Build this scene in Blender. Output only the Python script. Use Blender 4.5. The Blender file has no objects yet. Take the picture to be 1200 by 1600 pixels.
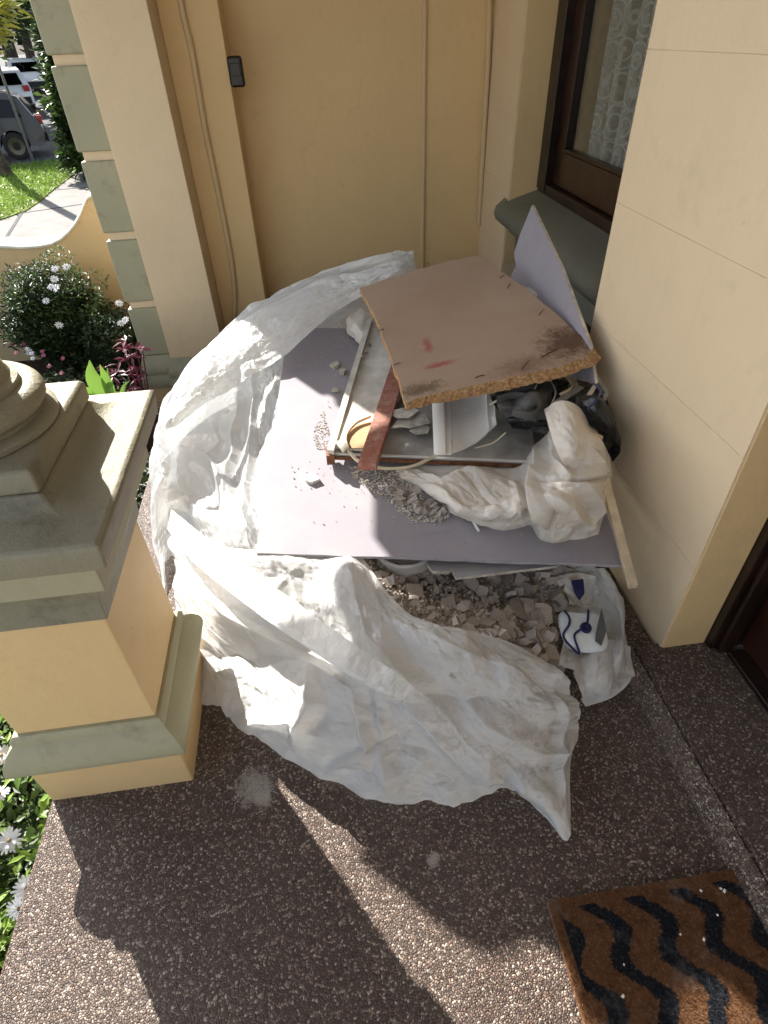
import bpy, bmesh, math, random
import numpy as np
from mathutils import Vector, Matrix

# ------------------------------------------------------------------ camera, sky, sun
F = 908.0; EYE = 1.55
def _n(v): return v / np.linalg.norm(v)
_zd = _n(np.array([45., 1089., F]))
_x = np.array([10836., -1204., F]); _x = _n(_x - _zd * _x.dot(_zd))
_z = -_zd; _y = np.cross(_z, _x)
WM = np.array([_x, _y, _z])                 # camera axes (right, down, forward) to world
EYEP = np.array([0., 0., EYE])
def ray(px, py): return WM @ np.array([px - 600., py - 800., F])
def atz(px, py, z=0.): d = ray(px, py); return EYEP + d * ((z - EYE) / d[2])
def atx(px, py, x): d = ray(px, py); return EYEP + d * (x / d[0])
def aty(px, py, y): d = ray(px, py); return EYEP + d * (y / d[1])
S = bpy.context.scene
C = S.collection
cam = bpy.data.objects.new('camera', bpy.data.cameras.new('camera')); C.objects.link(cam)
R = Matrix([[WM[i, 0], -WM[i, 1], -WM[i, 2], 0] for i in range(3)] + [[0, 0, 0, 1]])
cam.matrix_world = Matrix.Translation(EYEP) @ R
cam.data.sensor_fit = 'VERTICAL'; cam.data.sensor_height = 36; cam.data.lens = F / 1600 * 36
cam.data.clip_start = 0.02; cam.data.clip_end = 2000
S.camera = cam
SUN_EL = math.radians(32.4); SX, SY = -0.535, 0.845
w = bpy.data.worlds.new('World'); S.world = w; w.use_nodes = True
nt = w.node_tree; bg = nt.nodes['Background']; sky = nt.nodes.new('ShaderNodeTexSky')
sky.sky_type = 'NISHITA'; sky.sun_disc = False; sky.sun_elevation = SUN_EL
sky.sun_rotation = math.atan2(SX, SY); sky.air_density = 1.0; sky.dust_density = 1.2
hs = nt.nodes.new('ShaderNodeHueSaturation'); hs.inputs['Saturation'].default_value = .6
nt.links.new(sky.outputs[0], hs.inputs['Color']); nt.links.new(hs.outputs[0], bg.inputs[0]); bg.inputs[1].default_value = 0.10
sd = bpy.data.lights.new('sun', 'SUN'); sd.energy = 5.0; sd.angle = math.radians(0.5); sd.color = (1, .95, .87)
sun = bpy.data.objects.new('sun', sd); C.objects.link(sun)
sv = Vector((SX * math.cos(SUN_EL), SY * math.cos(SUN_EL), math.sin(SUN_EL)))
sun.rotation_euler = sv.to_track_quat('Z', 'Y').to_euler(); sun.location = (-6, 9, 7)
S.view_settings.view_transform = 'Standard'; S.view_settings.look = 'None'
S.view_settings.exposure = 1.6; S.view_settings.gamma = 1; S.view_settings.use_curve_mapping = False
S.cycles.max_bounces = 8; S.cycles.diffuse_bounces = 6; S.cycles.transparent_max_bounces = 16
random.seed(7); RNG = np.random.default_rng(7)

# ------------------------------------------------------------------ materials
def mat(name):
    m = bpy.data.materials.new(name); m.use_nodes = True
    return m, m.node_tree, m.node_tree.nodes['Principled BSDF']
def N(t, kind, **kw):
    n = t.nodes.new('ShaderNode' + kind)
    for k, v in kw.items():
        if k in n.inputs.keys() if isinstance(k, str) else False: n.inputs[k].default_value = v
        else: setattr(n, k, v)
    return n
def sset(n, **kw):
    for k, v in kw.items(): n.inputs[k.replace('_', ' ')].default_value = v
def ramp(t, fac, stops, interp='LINEAR'):
    r = t.nodes.new('ShaderNodeValToRGB'); r.color_ramp.interpolation = interp
    e = r.color_ramp.elements
    while len(e) < len(stops): e.new(.5)
    for i, (p, c) in enumerate(stops):
        e[i].position = p; e[i].color = (c[0], c[1], c[2], 1) if not isinstance(c, (int, float)) else (c, c, c, 1)
    t.links.new(fac, r.inputs[0]); return r.outputs[0]
def coord(t, kind='Object', scale=(1, 1, 1)):
    tc = t.nodes.new('ShaderNodeTexCoord'); mp = t.nodes.new('ShaderNodeMapping')
    if kind == 'World':
        g = t.nodes.new('ShaderNodeNewGeometry'); t.links.new(g.outputs['Position'], mp.inputs[0])
    else: t.links.new(tc.outputs[kind], mp.inputs[0])
    mp.inputs['Scale'].default_value = scale; return mp.outputs[0]
def noise(t, v, scale, detail=4, rough=.5, dist=0):
    n = t.nodes.new('ShaderNodeTexNoise'); t.links.new(v, n.inputs['Vector'])
    n.inputs['Scale'].default_value = scale; n.inputs['Detail'].default_value = detail
    n.inputs['Roughness'].default_value = rough; n.inputs['Distortion'].default_value = dist; return n.outputs[0]
def voro(t, v, scale, feature='F1', rnd=1, out='Distance'):
    n = t.nodes.new('ShaderNodeTexVoronoi'); t.links.new(v, n.inputs['Vector']); n.feature = feature
    n.inputs['Scale'].default_value = scale; n.inputs['Randomness'].default_value = rnd; return n.outputs[out]
def math_(t, op, a, b=None, c=None):
    n = t.nodes.new('ShaderNodeMath'); n.operation = op
    for i, v in enumerate((a, b, c)):
        if v is None: continue
        if isinstance(v, (int, float)): n.inputs[i].default_value = v
        else: t.links.new(v, n.inputs[i])
    return n.outputs[0]
def mix(t, fac, a, b, mode='MIX'):
    n = t.nodes.new('ShaderNodeMix'); n.data_type = 'RGBA'; n.blend_type = mode
    for i, v in ((0, fac), (6, a), (7, b)):
        if isinstance(v, (int, float)): n.inputs[i].default_value = v
        elif isinstance(v, tuple): n.inputs[i].default_value = (v[0], v[1], v[2], 1)
        else: t.links.new(v, n.inputs[i])
    return n.outputs[2]
def bump(t, b, h, strength=.3, dist=.01, prev=None):
    n = t.nodes.new('ShaderNodeBump'); n.inputs['Strength'].default_value = strength; n.inputs['Distance'].default_value = dist
    t.links.new(h, n.inputs['Height'])
    if prev is not None: t.links.new(prev, n.inputs['Normal'])
    if b is not None: t.links.new(n.outputs[0], b.inputs['Normal'])
    return n.outputs[0]
M = {}
def painted(key, col, col2, dirt=(.2, .15, .09), rough=.6, dirtamt=.35, bs=.25):
    m, t, b = mat(key); v = coord(t, 'World')
    n1 = noise(t, v, 1.7, 5, .6); n2 = noise(t, v, 9, 8, .7)
    c = mix(t, ramp(t, n1, [(.35, 0), (.7, 1)]), col, col2)
    sp = math_(t, 'MULTIPLY', ramp(t, n2, [(.56, 0), (.72, 1)]), dirtamt)
    c = mix(t, sp, c, dirt)
    dr = noise(t, coord(t, 'World', (9, 9, .7)), 3, 6, .7)
    c = mix(t, math_(t, 'MULTIPLY', ramp(t, dr, [(.55, 0), (.78, 1)]), min(.3, dirtamt * 1.6)), c, tuple(x * .72 for x in col))
    fl = t.nodes.new('ShaderNodeSeparateXYZ'); t.links.new(t.nodes.new('ShaderNodeNewGeometry').outputs['Position'], fl.inputs[0])
    lowz = t.nodes.new('ShaderNodeMapRange'); t.links.new(math_(t, 'ADD', fl.outputs[2], math_(t, 'MULTIPLY', n2, .35)), lowz.inputs[0]); lowz.inputs[1].default_value = .12; lowz.inputs[2].default_value = .42; lowz.inputs[3].default_value = .30; lowz.inputs[4].default_value = 0
    c = mix(t, lowz.outputs[0], c, dirt)
    sc = noise(t, coord(t, 'World', (4, 4, 30)), 2.2, 7, .8)
    c = mix(t, math_(t, 'MULTIPLY', ramp(t, sc, [(.66, 0), (.74, 1)]), .22), c, dirt)
    dots = math_(t, 'MULTIPLY', ramp(t, voro(t, v, 16), [(.03, 1), (.06, 0)]), math_(t, 'MULTIPLY', ramp(t, n2, [(.5, 0), (.6, 1)]), .5))
    c = mix(t, dots, c, dirt)
    t.links.new(c, b.inputs['Base Color']); b.inputs['Roughness'].default_value = rough
    p = bump(t, None, noise(t, v, 190, 3, .6), bs * 1.6, .002)
    p = bump(t, None, noise(t, v, 22, 5, .6), bs, .006, p)
    bump(t, b, noise(t, v, 3.5, 3, .5), bs, .03, p)
    M[key] = m
painted('cream', (.76, .55, .28), (.71, .51, .26), dirtamt=.12)
painted('creamskylit', (.76, .60, .40), (.71, .56, .37), dirtamt=.10)  # same paint as cream, with cool sky bounce put into the tone
painted('green', (.40, .38, .25), (.35, .335, .225), dirt=(.10, .09, .06), dirtamt=.4)
painted('capgreen', (.29, .27, .19), (.22, .21, .16), dirt=(.09, .08, .06), dirtamt=.7, bs=.5)
painted('sillgreen', (.17, .175, .135), (.13, .135, .11), dirtamt=.3)
painted('pipe', (.66, .50, .29), (.62, .46, .26), bs=.1, dirtamt=.1)
painted('gardenwall', (.62, .47, .26), (.55, .41, .22), dirt=(.2, .17, .12), dirtamt=.5)
painted('whitecap', (.72, .70, .64), (.62, .60, .54), dirt=(.3, .27, .22), dirtamt=.4)
painted('ceiling', (.7, .66, .56), (.66, .62, .52), dirtamt=.1)

def aggregate(key, worn=0):
    m, t, b = mat(key); v = coord(t, 'World')
    vw = t.nodes.new('ShaderNodeVectorMath'); vw.operation = 'ADD'
    t.links.new(v, vw.inputs[0])
    nn = t.nodes.new('ShaderNodeTexNoise'); nn.inputs['Scale'].default_value = 90; t.links.new(v, nn.inputs['Vector'])
    sc = t.nodes.new('ShaderNodeVectorMath'); sc.operation = 'SCALE'; sc.inputs['Scale'].default_value = .008
    t.links.new(nn.outputs['Color'], sc.inputs[0]); t.links.new(sc.outputs[0], vw.inputs[1]); vv = vw.outputs[0]
    SCL = 185
    col = t.nodes.new('ShaderNodeTexVoronoi'); col.inputs['Scale'].default_value = SCL; t.links.new(vv, col.inputs['Vector'])
    sep = t.nodes.new('ShaderNodeSeparateColor'); t.links.new(col.outputs['Color'], sep.inputs[0])
    peb = ramp(t, sep.outputs[0], [(0, (.025, .013, .010)), (.2, (.05, .027, .021)), (.4, (.085, .049, .037)), (.6, (.16, .10, .077)), (.76, (.31, .235, .185)), (.9, (.50, .43, .35)), (1, (.68, .62, .54))], 'CONSTANT')
    peb = mix(t, .25, peb, ramp(t, sep.outputs[1], [(0, (.2, .10, .07)), (.5, (.25, .18, .13)), (1, (.16, .13, .115))]))
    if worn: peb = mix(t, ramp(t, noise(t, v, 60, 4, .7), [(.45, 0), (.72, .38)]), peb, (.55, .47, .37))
    edge = voro(t, vv, SCL, 'DISTANCE_TO_EDGE')
    gap = ramp(t, edge, [(.02, 1), (.14, 0)])
    big = noise(t, v, 2.2, 4, .6)
    c = mix(t, gap, peb, (.032, .018, .014))
    c = mix(t, math_(t, 'MULTIPLY', ramp(t, big, [(.4, 0), (.75, 1)]), .16), c, (.32, .27, .22))
    c = mix(t, math_(t, 'MULTIPLY', ramp(t, noise(t, v, 7, 6, .75), [(.58, 0), (.72, 1)]), .35), c, (.05, .032, .027))
    # plaster dust splats where workers dropped and trod it
    gp = t.nodes.new('ShaderNodeNewGeometry')
    for (q, r) in ((atz(398, 1230), .055), (atz(410, 1248), .03), (atz(677, 1342), .018), (atz(1180, 1385), .03)):
        d = t.nodes.new('ShaderNodeVectorMath'); d.operation = 'DISTANCE'
        t.links.new(gp.outputs['Position'], d.inputs[0]); d.inputs[1].default_value = tuple(q)
        dn = math_(t, 'ADD', math_(t, 'DIVIDE', d.outputs['Value'], r), math_(t, 'MULTIPLY', math_(t, 'SUBTRACT', noise(t, v, 48, 7, .85), .5), 3.4))
        c = mix(t, math_(t, 'MULTIPLY', ramp(t, dn, [(.3, 1), (.75, .6), (1.0, 0)]), .8), c, (.46, .42, .38))
    t.links.new(c, b.inputs['Base Color'])
    b.inputs['Roughness'].default_value = .5
    h = math_(t, 'POWER', math_(t, 'SUBTRACT', 1, voro(t, vv, SCL)), 1.0)
    h = ramp(t, edge, [(0, 0), (.1, .6), (.35, 1)])
    h = math_(t, 'MULTIPLY', h, math_(t, 'ADD', .5, sep.outputs[2]))
    bump(t, b, h, .9, .0028)
    M[key] = m
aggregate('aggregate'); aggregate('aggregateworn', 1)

def simple(key, col, rough=.6, spec=.5, var=.12, scale=20, bs=.15, metal=0, bd=.003):
    m, t, b = mat(key); v = coord(t)
    n1 = noise(t, v, scale, 5, .6)
    d = tuple(max(0, c * (1 - var * 2.2)) for c in col); l = tuple(min(1, c * (1 + var)) for c in col)
    t.links.new(ramp(t, n1, [(.3, d), (.7, l)]), b.inputs['Base Color'])
    sset(b, Roughness=rough, Metallic=metal); b.inputs['Specular IOR Level'].default_value = spec
    if bs: bump(t, b, noise(t, v, scale * 4, 4, .6), bs, bd)
    M[key] = m; return m, t, b
simple('darkframe', (.020, .009, .006), .35, .5, .3, 12, .15)
simple('sash', (.040, .014, .008), .3, .5, .3, 12, .15)
simple('interior', (.22, .20, .17), .9, .2)
simple('blackdevice', (.012, .010, .008), .35)
simple('plaster', (.56, .51, .47), .9, .2, .2, 30, .5)
simple('plasterwarm', (.50, .43, .37), .9, .2, .25, 30, .5)
simple('plasterdark', (.36, .31, .27), .9, .2, .25, 30, .5)
simple('chippale', (.62, .57, .48), .9, .2, .2, 30, .5)
simple('cornice', (.76, .74, .70), .6, .3, .06, 9, .08)
simple('whitepaint', (.66, .63, .56), .6, .3, .18, 9, .2)
simple('panelface', (.42, .40, .36), .7, .3, .25, 7, .25)
simple('edgewood', (.22, .10, .05), .7, .3, .3, 40, .3)
simple('palewood', (.60, .49, .34), .65, .3, .15, 18, .2)
simple('creamstrip', (.66, .58, .42), .5, .3, .1, 10, .1)
simple('ochrepaint', (.48, .32, .17), .6, .3, .12, 10, .1)
simple('navy', (.012, .016, .09), .45)
simple('maskwhite', (.74, .78, .78), .8, .2, .05, 30, .2)
simple('grey', (.085, .085, .085), .7)
simple('soil', (.05, .035, .022), .95, .1, .3, 10, .6, 0, .03)
simple('concrete', (.46, .44, .41), .9, .2, .12, 3, .3)
simple('concretepale', (.24, .225, .21), .9, .2, .1, 3, .3)
simple('asphalt', (.07, .07, .075), .9, .2, .2, 6, .4)
simple('blade', (.12, .25, .04), .6, .3, .35, 2, 0)
simple('turf', (.20, .26, .05), .95, .1, .3, 5, .4)
simple('trunk', (.10, .08, .065), .9, .2, .3, 8, .6)
simple('pole', (.16, .15, .14), .5, .5)
simple('white', (.76, .76, .76), .6)
simple('pink', (.30, .05, .11), .6)
simple('yolk', (.30, .20, .10), .7)
simple('tyre', (.02, .02, .02), .8)
simple('rim', (.12, .12, .13), .3, .5, .1, 10, 0, .9)
simple('kerb', (.38, .36, .33), .9)

def leafmat(key, a, bcol, rough=.45, trans=.3):
    m, t, b = mat(key); oi = t.nodes.new('ShaderNodeNewGeometry')
    c = ramp(t, oi.outputs['Random Per Island'], [(0, a), (1, bcol)])
    t.links.new(c, b.inputs['Base Color']); b.inputs['Roughness'].default_value = rough
    tr = t.nodes.new('ShaderNodeBsdfTranslucent'); t.links.new(c, tr.inputs[0])
    ms = t.nodes.new('ShaderNodeMixShader'); ms.inputs[0].default_value = trans
    t.links.new(b.outputs[0], ms.inputs[1]); t.links.new(tr.outputs[0], ms.inputs[2])
    t.links.new(ms.outputs[0], t.nodes['Material Output'].inputs[0]); M[key] = m
leafmat('leafdark', (.018, .035, .012), (.05, .085, .022))
leafmat('leafmid', (.035, .07, .018), (.10, .16, .035))
leafmat('leafbright', (.10, .19, .025), (.26, .38, .06))
leafmat('leafbroad', (.12, .24, .04), (.20, .34, .06), .35, .35)
leafmat('leafpurple', (.10, .022, .04), (.22, .055, .09))
leafmat('hedgeleaf', (.012, .028, .009), (.035, .06, .016))
leafmat('petal', (.74, .74, .78), (.82, .82, .84), .6, .25)
leafmat('yellowleaf', (.22, .26, .03), (.42, .42, .06))

# plasterboard face: lilac grey paper with scuffs and plaster dust
def board_mat(key, col, dust=(.55, .52, .5), amt=.35):
    m, t, b = mat(key); v = coord(t, 'World')
    n1 = noise(t, v, 3, 6, .65); n2 = noise(t, v, 26, 8, .75)
    c = mix(t, math_(t, 'MULTIPLY', ramp(t, n1, [(.45, 0), (.75, 1)]), amt), col, dust)
    c = mix(t, math_(t, 'MULTIPLY', ramp(t, n2, [(.6, 0), (.68, 1)]), .35), c, dust)
    st = noise(t, coord(t, 'World', (2, 14, 2)), 2.5, 5, .7)
    c = mix(t, math_(t, 'MULTIPLY', ramp(t, st, [(.6, 0), (.8, 1)]), .3), c, tuple(x * .6 for x in col))
    t.links.new(c, b.inputs['Base Color']); b.inputs['Roughness'].default_value = .75
    bump(t, b, noise(t, v, 200, 3, .6), .12, .001); M[key] = m
board_mat('lilacboard', (.285, .262, .295), (.40, .375, .36), .45)
board_mat('greyboard', (.26, .25, .25))

def brown_mat():
    m, t, b = mat('hardboard'); v = coord(t, 'World')
    n1 = noise(t, v, 2.6, 6, .65); n2 = noise(t, coord(t, 'World', (3, 22, 3)), 3, 8, .75); n3 = noise(t, v, 30, 8, .8)
    c = mix(t, ramp(t, n1, [(.3, 0), (.7, 1)]), (.34, .235, .165), (.40, .295, .22))
    c = mix(t, math_(t, 'MULTIPLY', ramp(t, n2, [(.58, 0), (.75, 1)]), .45), c, (.42, .34, .28))
    gp = t.nodes.new('ShaderNodeNewGeometry')
    def spot(q, r, col, amt, ns=40, s=(1, 1, 1), cc=None):
        nonlocal c
        sb = t.nodes.new('ShaderNodeVectorMath'); sb.operation = 'SUBTRACT'; t.links.new(gp.outputs['Position'], sb.inputs[0]); sb.inputs[1].default_value = tuple(q)
        ml = t.nodes.new('ShaderNodeVectorMath'); ml.operation = 'MULTIPLY'; t.links.new(sb.outputs[0], ml.inputs[0]); ml.inputs[1].default_value = s
        ln = t.nodes.new('ShaderNodeVectorMath'); ln.operation = 'LENGTH'; t.links.new(ml.outputs[0], ln.inputs[0])
        d = math_(t, 'ADD', math_(t, 'DIVIDE', ln.outputs['Value'], r), math_(t, 'MULTIPLY', math_(t, 'SUBTRACT', noise(t, v, ns, 6, .8), .5), 2.4))
        c = mix(t, math_(t, 'MULTIPLY', ramp(t, d, [(.3, 1), (1.1, 0)]), amt), c, col)
    spot(atz(690, 578, .65), .075, (.33, .05, .045), .95, 24, (1, 3.5, 1))
    spot(atz(668, 545, .67), .06, (.33, .07, .06), .8, 24, (3, 1, 1))
    spot(atz(890, 535, .735), .12, (.09, .045, .025), .95, 34)
    spot(atz(820, 570, .70), .13, (.16, .08, .05), .6, 30, (1, 2, 1))
    spot(atz(655, 612, .63), .10, (.10, .06, .03), .8, 60, (1, 2.4, 1))
    t.links.new(c, b.inputs['Base Color']); b.inputs['Roughness'].default_value = .7
    bump(t, b, n3, .25, .003); M['hardboard'] = m
    m, t, b = mat('chipedge'); v = coord(t, 'World')
    n = noise(t, v, 90, 6, .8)
    t.links.new(ramp(t, n, [(.3, (.15, .07, .025)), (.5, (.38, .21, .09)), (.68, (.60, .43, .25))]), b.inputs['Base Color'])
    b.inputs['Roughness'].default_value = .95; bump(t, b, n, 1, .006); M['chipedge'] = m
brown_mat()

def redwood():
    m, t, b = mat('redtimber'); v = coord(t, 'Object', (30, 3, 30))
    n = noise(t, v, 3, 8, .7, .6); n2 = noise(t, coord(t), 22, 6, .75)
    c = ramp(t, n, [(.3, (.23, .075, .045)), (.7, (.40, .16, .11))])
    c = mix(t, math_(t, 'MULTIPLY', ramp(t, n2, [(.48, 0), (.62, 1)]), .5), c, (.55, .36, .30))
    t.links.new(c, b.inputs['Base Color']); b.inputs['Roughness'].default_value = .6; bump(t, b, n, .3, .002); M['redtimber'] = m
redwood()

def sheet_mat(key, col, trans, rough, warm=(.55, .47, .38), fine=1.0, clear=.0, weave=0):
    m, t, b = mat(key); v = coord(t, 'UV')
    n1 = noise(t, v, 4, 6, .65); n2 = noise(t, v, 14, 6, .7)
    c = mix(t, math_(t, 'MULTIPLY', ramp(t, n1, [(.5, 0), (.8, 1)]), .14), col, warm)
    c = mix(t, math_(t, 'MULTIPLY', ramp(t, n2, [(.6, 0), (.75, 1)]), .07), c, warm)
    t.links.new(c, b.inputs['Base Color']); b.inputs['Roughness'].default_value = rough
    b.inputs['Specular IOR Level'].default_value = .5
    # fine creases: warped crease networks at three sizes
    wv = t.nodes.new('ShaderNodeVectorMath'); wv.operation = 'ADD'; t.links.new(v, wv.inputs[0])
    wn = t.nodes.new('ShaderNodeTexNoise'); wn.inputs['Scale'].default_value = 6; t.links.new(v, wn.inputs['Vector'])
    ws = t.nodes.new('ShaderNodeVectorMath'); ws.operation = 'SCALE'; ws.inputs['Scale'].default_value = .12
    t.links.new(wn.outputs['Color'], ws.inputs[0]); t.links.new(ws.outputs[0], wv.inputs[1]); vv = wv.outputs[0]
    def cells(sc_):
        q = t.nodes.new('ShaderNodeTexVoronoi'); q.inputs['Scale'].default_value = sc_; t.links.new(vv, q.inputs['Vector'])
        a_ = t.nodes.new('ShaderNodeVectorMath'); a_.operation = 'SUBTRACT'; t.links.new(vv, a_.inputs[0]); t.links.new(q.outputs['Position'], a_.inputs[1])
        c_ = t.nodes.new('ShaderNodeVectorMath'); c_.operation = 'SUBTRACT'; t.links.new(q.outputs['Color'], c_.inputs[0]); c_.inputs[1].default_value = (.5, .5, .5)
        d_ = t.nodes.new('ShaderNodeVectorMath'); d_.operation = 'DOT_PRODUCT'; t.links.new(a_.outputs[0], d_.inputs[0]); t.links.new(c_.outputs[0], d_.inputs[1])
        return d_.outputs['Value']
    p = bump(t, None, cells(8), .4 * fine, .5)
    p = bump(t, None, cells(22), .45 * fine, .5, p)
    p = bump(t, None, cells(60), .6 * fine, .5, p)
    p = bump(t, None, ramp(t, noise(t, vv, 40, 8, .75), [(.35, 0), (.65, 1)]), .35 * fine, .0025, p)
    mp = t.nodes.new('ShaderNodeMapping'); mp.inputs['Rotation'].default_value = (0, 0, .6); mp.inputs['Scale'].default_value = (9, 55, 1); t.links.new(vv, mp.inputs[0])
    p = bump(t, b, noise(t, mp.outputs[0], 1.6, 4, .6), .16 * fine, .003, p)
    tr = t.nodes.new('ShaderNodeBsdfTranslucent'); t.links.new(c, tr.inputs[0]); t.links.new(p, tr.inputs['Normal'])
    ms = t.nodes.new('ShaderNodeMixShader'); ms.inputs[0].default_value = trans
    t.links.new(b.outputs[0], ms.inputs[1]); t.links.new(tr.outputs[0], ms.inputs[2]); o = ms.outputs[0]
    if clear:
        tp = t.nodes.new('ShaderNodeBsdfTransparent'); m2 = t.nodes.new('ShaderNodeMixShader'); m2.inputs[0].default_value = clear
        t.links.new(o, m2.inputs[1]); t.links.new(tp.outputs[0], m2.inputs[2]); o = m2.outputs[0]
    t.links.new(o, t.nodes['Material Output'].inputs[0]); M[key] = m
sheet_mat('plastic', (.86, .86, .85), .42, .27, clear=.04)
sheet_mat('plasticback', (.84, .86, .87), .48, .24, clear=.22, fine=.6)
sheet_mat('sack', (.76, .71, .64), .15, .6, (.50, .40, .28), .6)
sheet_mat('bagcloth', (.74, .70, .63), .12, .5, (.6, .5, .38), .5)
def blackbag():
    m, t, b = mat('blackplastic'); b.inputs['Base Color'].default_value = (.010, .010, .011, 1)
    b.inputs['Roughness'].default_value = .3; v = coord(t, 'World')
    p = bump(t, None, voro(t, v, 30), .8, .01); bump(t, b, noise(t, v, 60, 6, .7), .5, .004, p); M['blackplastic'] = m
blackbag()
def glass(key, rough=.02, tint=(.6, .65, .65)):
    m, t, b = mat(key); gl = t.nodes.new('ShaderNodeBsdfGlossy'); gl.inputs['Roughness'].default_value = rough
    tp = t.nodes.new('ShaderNodeBsdfTransparent'); tp.inputs[0].default_value = (*tint, 1)
    fr = t.nodes.new('ShaderNodeLayerWeight'); fr.inputs[0].default_value = .5
    fc = math_(t, 'ADD', .04, math_(t, 'MULTIPLY', math_(t, 'POWER', fr.outputs['Facing'], 5), .8))
    ms = t.nodes.new('ShaderNodeMixShader'); t.links.new(fc, ms.inputs[0])
    t.links.new(tp.outputs[0], ms.inputs[1]); t.links.new(gl.outputs[0], ms.inputs[2])
    t.links.new(ms.outputs[0], t.nodes['Material Output'].inputs[0]); M[key] = m
glass('pane', tint=(.8, .82, .8)); glass('carglass', .03, (.12, .15, .16))
def lace():
    m, t, b = mat('lace'); v = coord(t, 'UV')
    sc = t.nodes.new('ShaderNodeMapping'); sc.inputs['Scale'].default_value = (13, 9, 1); t.links.new(v, sc.inputs[0])
    d = voro(t, sc.outputs[0], 1, 'F1', .35); rings = math_(t, 'SINE', math_(t, 'MULTIPLY', d, 26))
    scroll = ramp(t, rings, [(.55, 0), (.8, 1)])
    nz = ramp(t, noise(t, v, 30, 5, .7), [(.45, 0), (.6, 1)])
    pat = math_(t, 'MAXIMUM', math_(t, 'MULTIPLY', scroll, .8), math_(t, 'MULTIPLY', nz, .3))
    hem = t.nodes.new('ShaderNodeTexWave'); hem.inputs['Scale'].default_value = 1.5
    b.inputs['Base Color'].default_value = (.88, .86, .82, 1); b.inputs['Roughness'].default_value = .9
    tl = t.nodes.new('ShaderNodeBsdfTranslucent'); tl.inputs[0].default_value = (.8, .78, .74, 1); m0_ = t.nodes.new('ShaderNodeMixShader'); m0_.inputs[0].default_value = .5; t.links.new(b.outputs[0], m0_.inputs[1]); t.links.new(tl.outputs[0], m0_.inputs[2])
    tp = t.nodes.new('ShaderNodeBsdfTransparent'); ms = t.nodes.new('ShaderNodeMixShader')
    t.links.new(math_(t, 'ADD', .26, math_(t, 'MULTIPLY', pat, .68)), ms.inputs[0])
    t.links.new(tp.outputs[0], ms.inputs[1]); t.links.new(m0_.outputs[0], ms.inputs[2])
    t.links.new(ms.outputs[0], t.nodes['Material Output'].inputs[0]); M['lace'] = m
lace()
def carpaint(key, col):
    m, t, b = mat(key); b.inputs['Base Color'].default_value = (*col, 1); b.inputs['Roughness'].default_value = .35
    b.inputs['Coat Weight'].default_value = .3; M[key] = m
carpaint('cardark', (.012, .015, .02)); carpaint('carwhite', (.75, .76, .77)); carpaint('carred', (.4, .01, .01))
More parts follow.
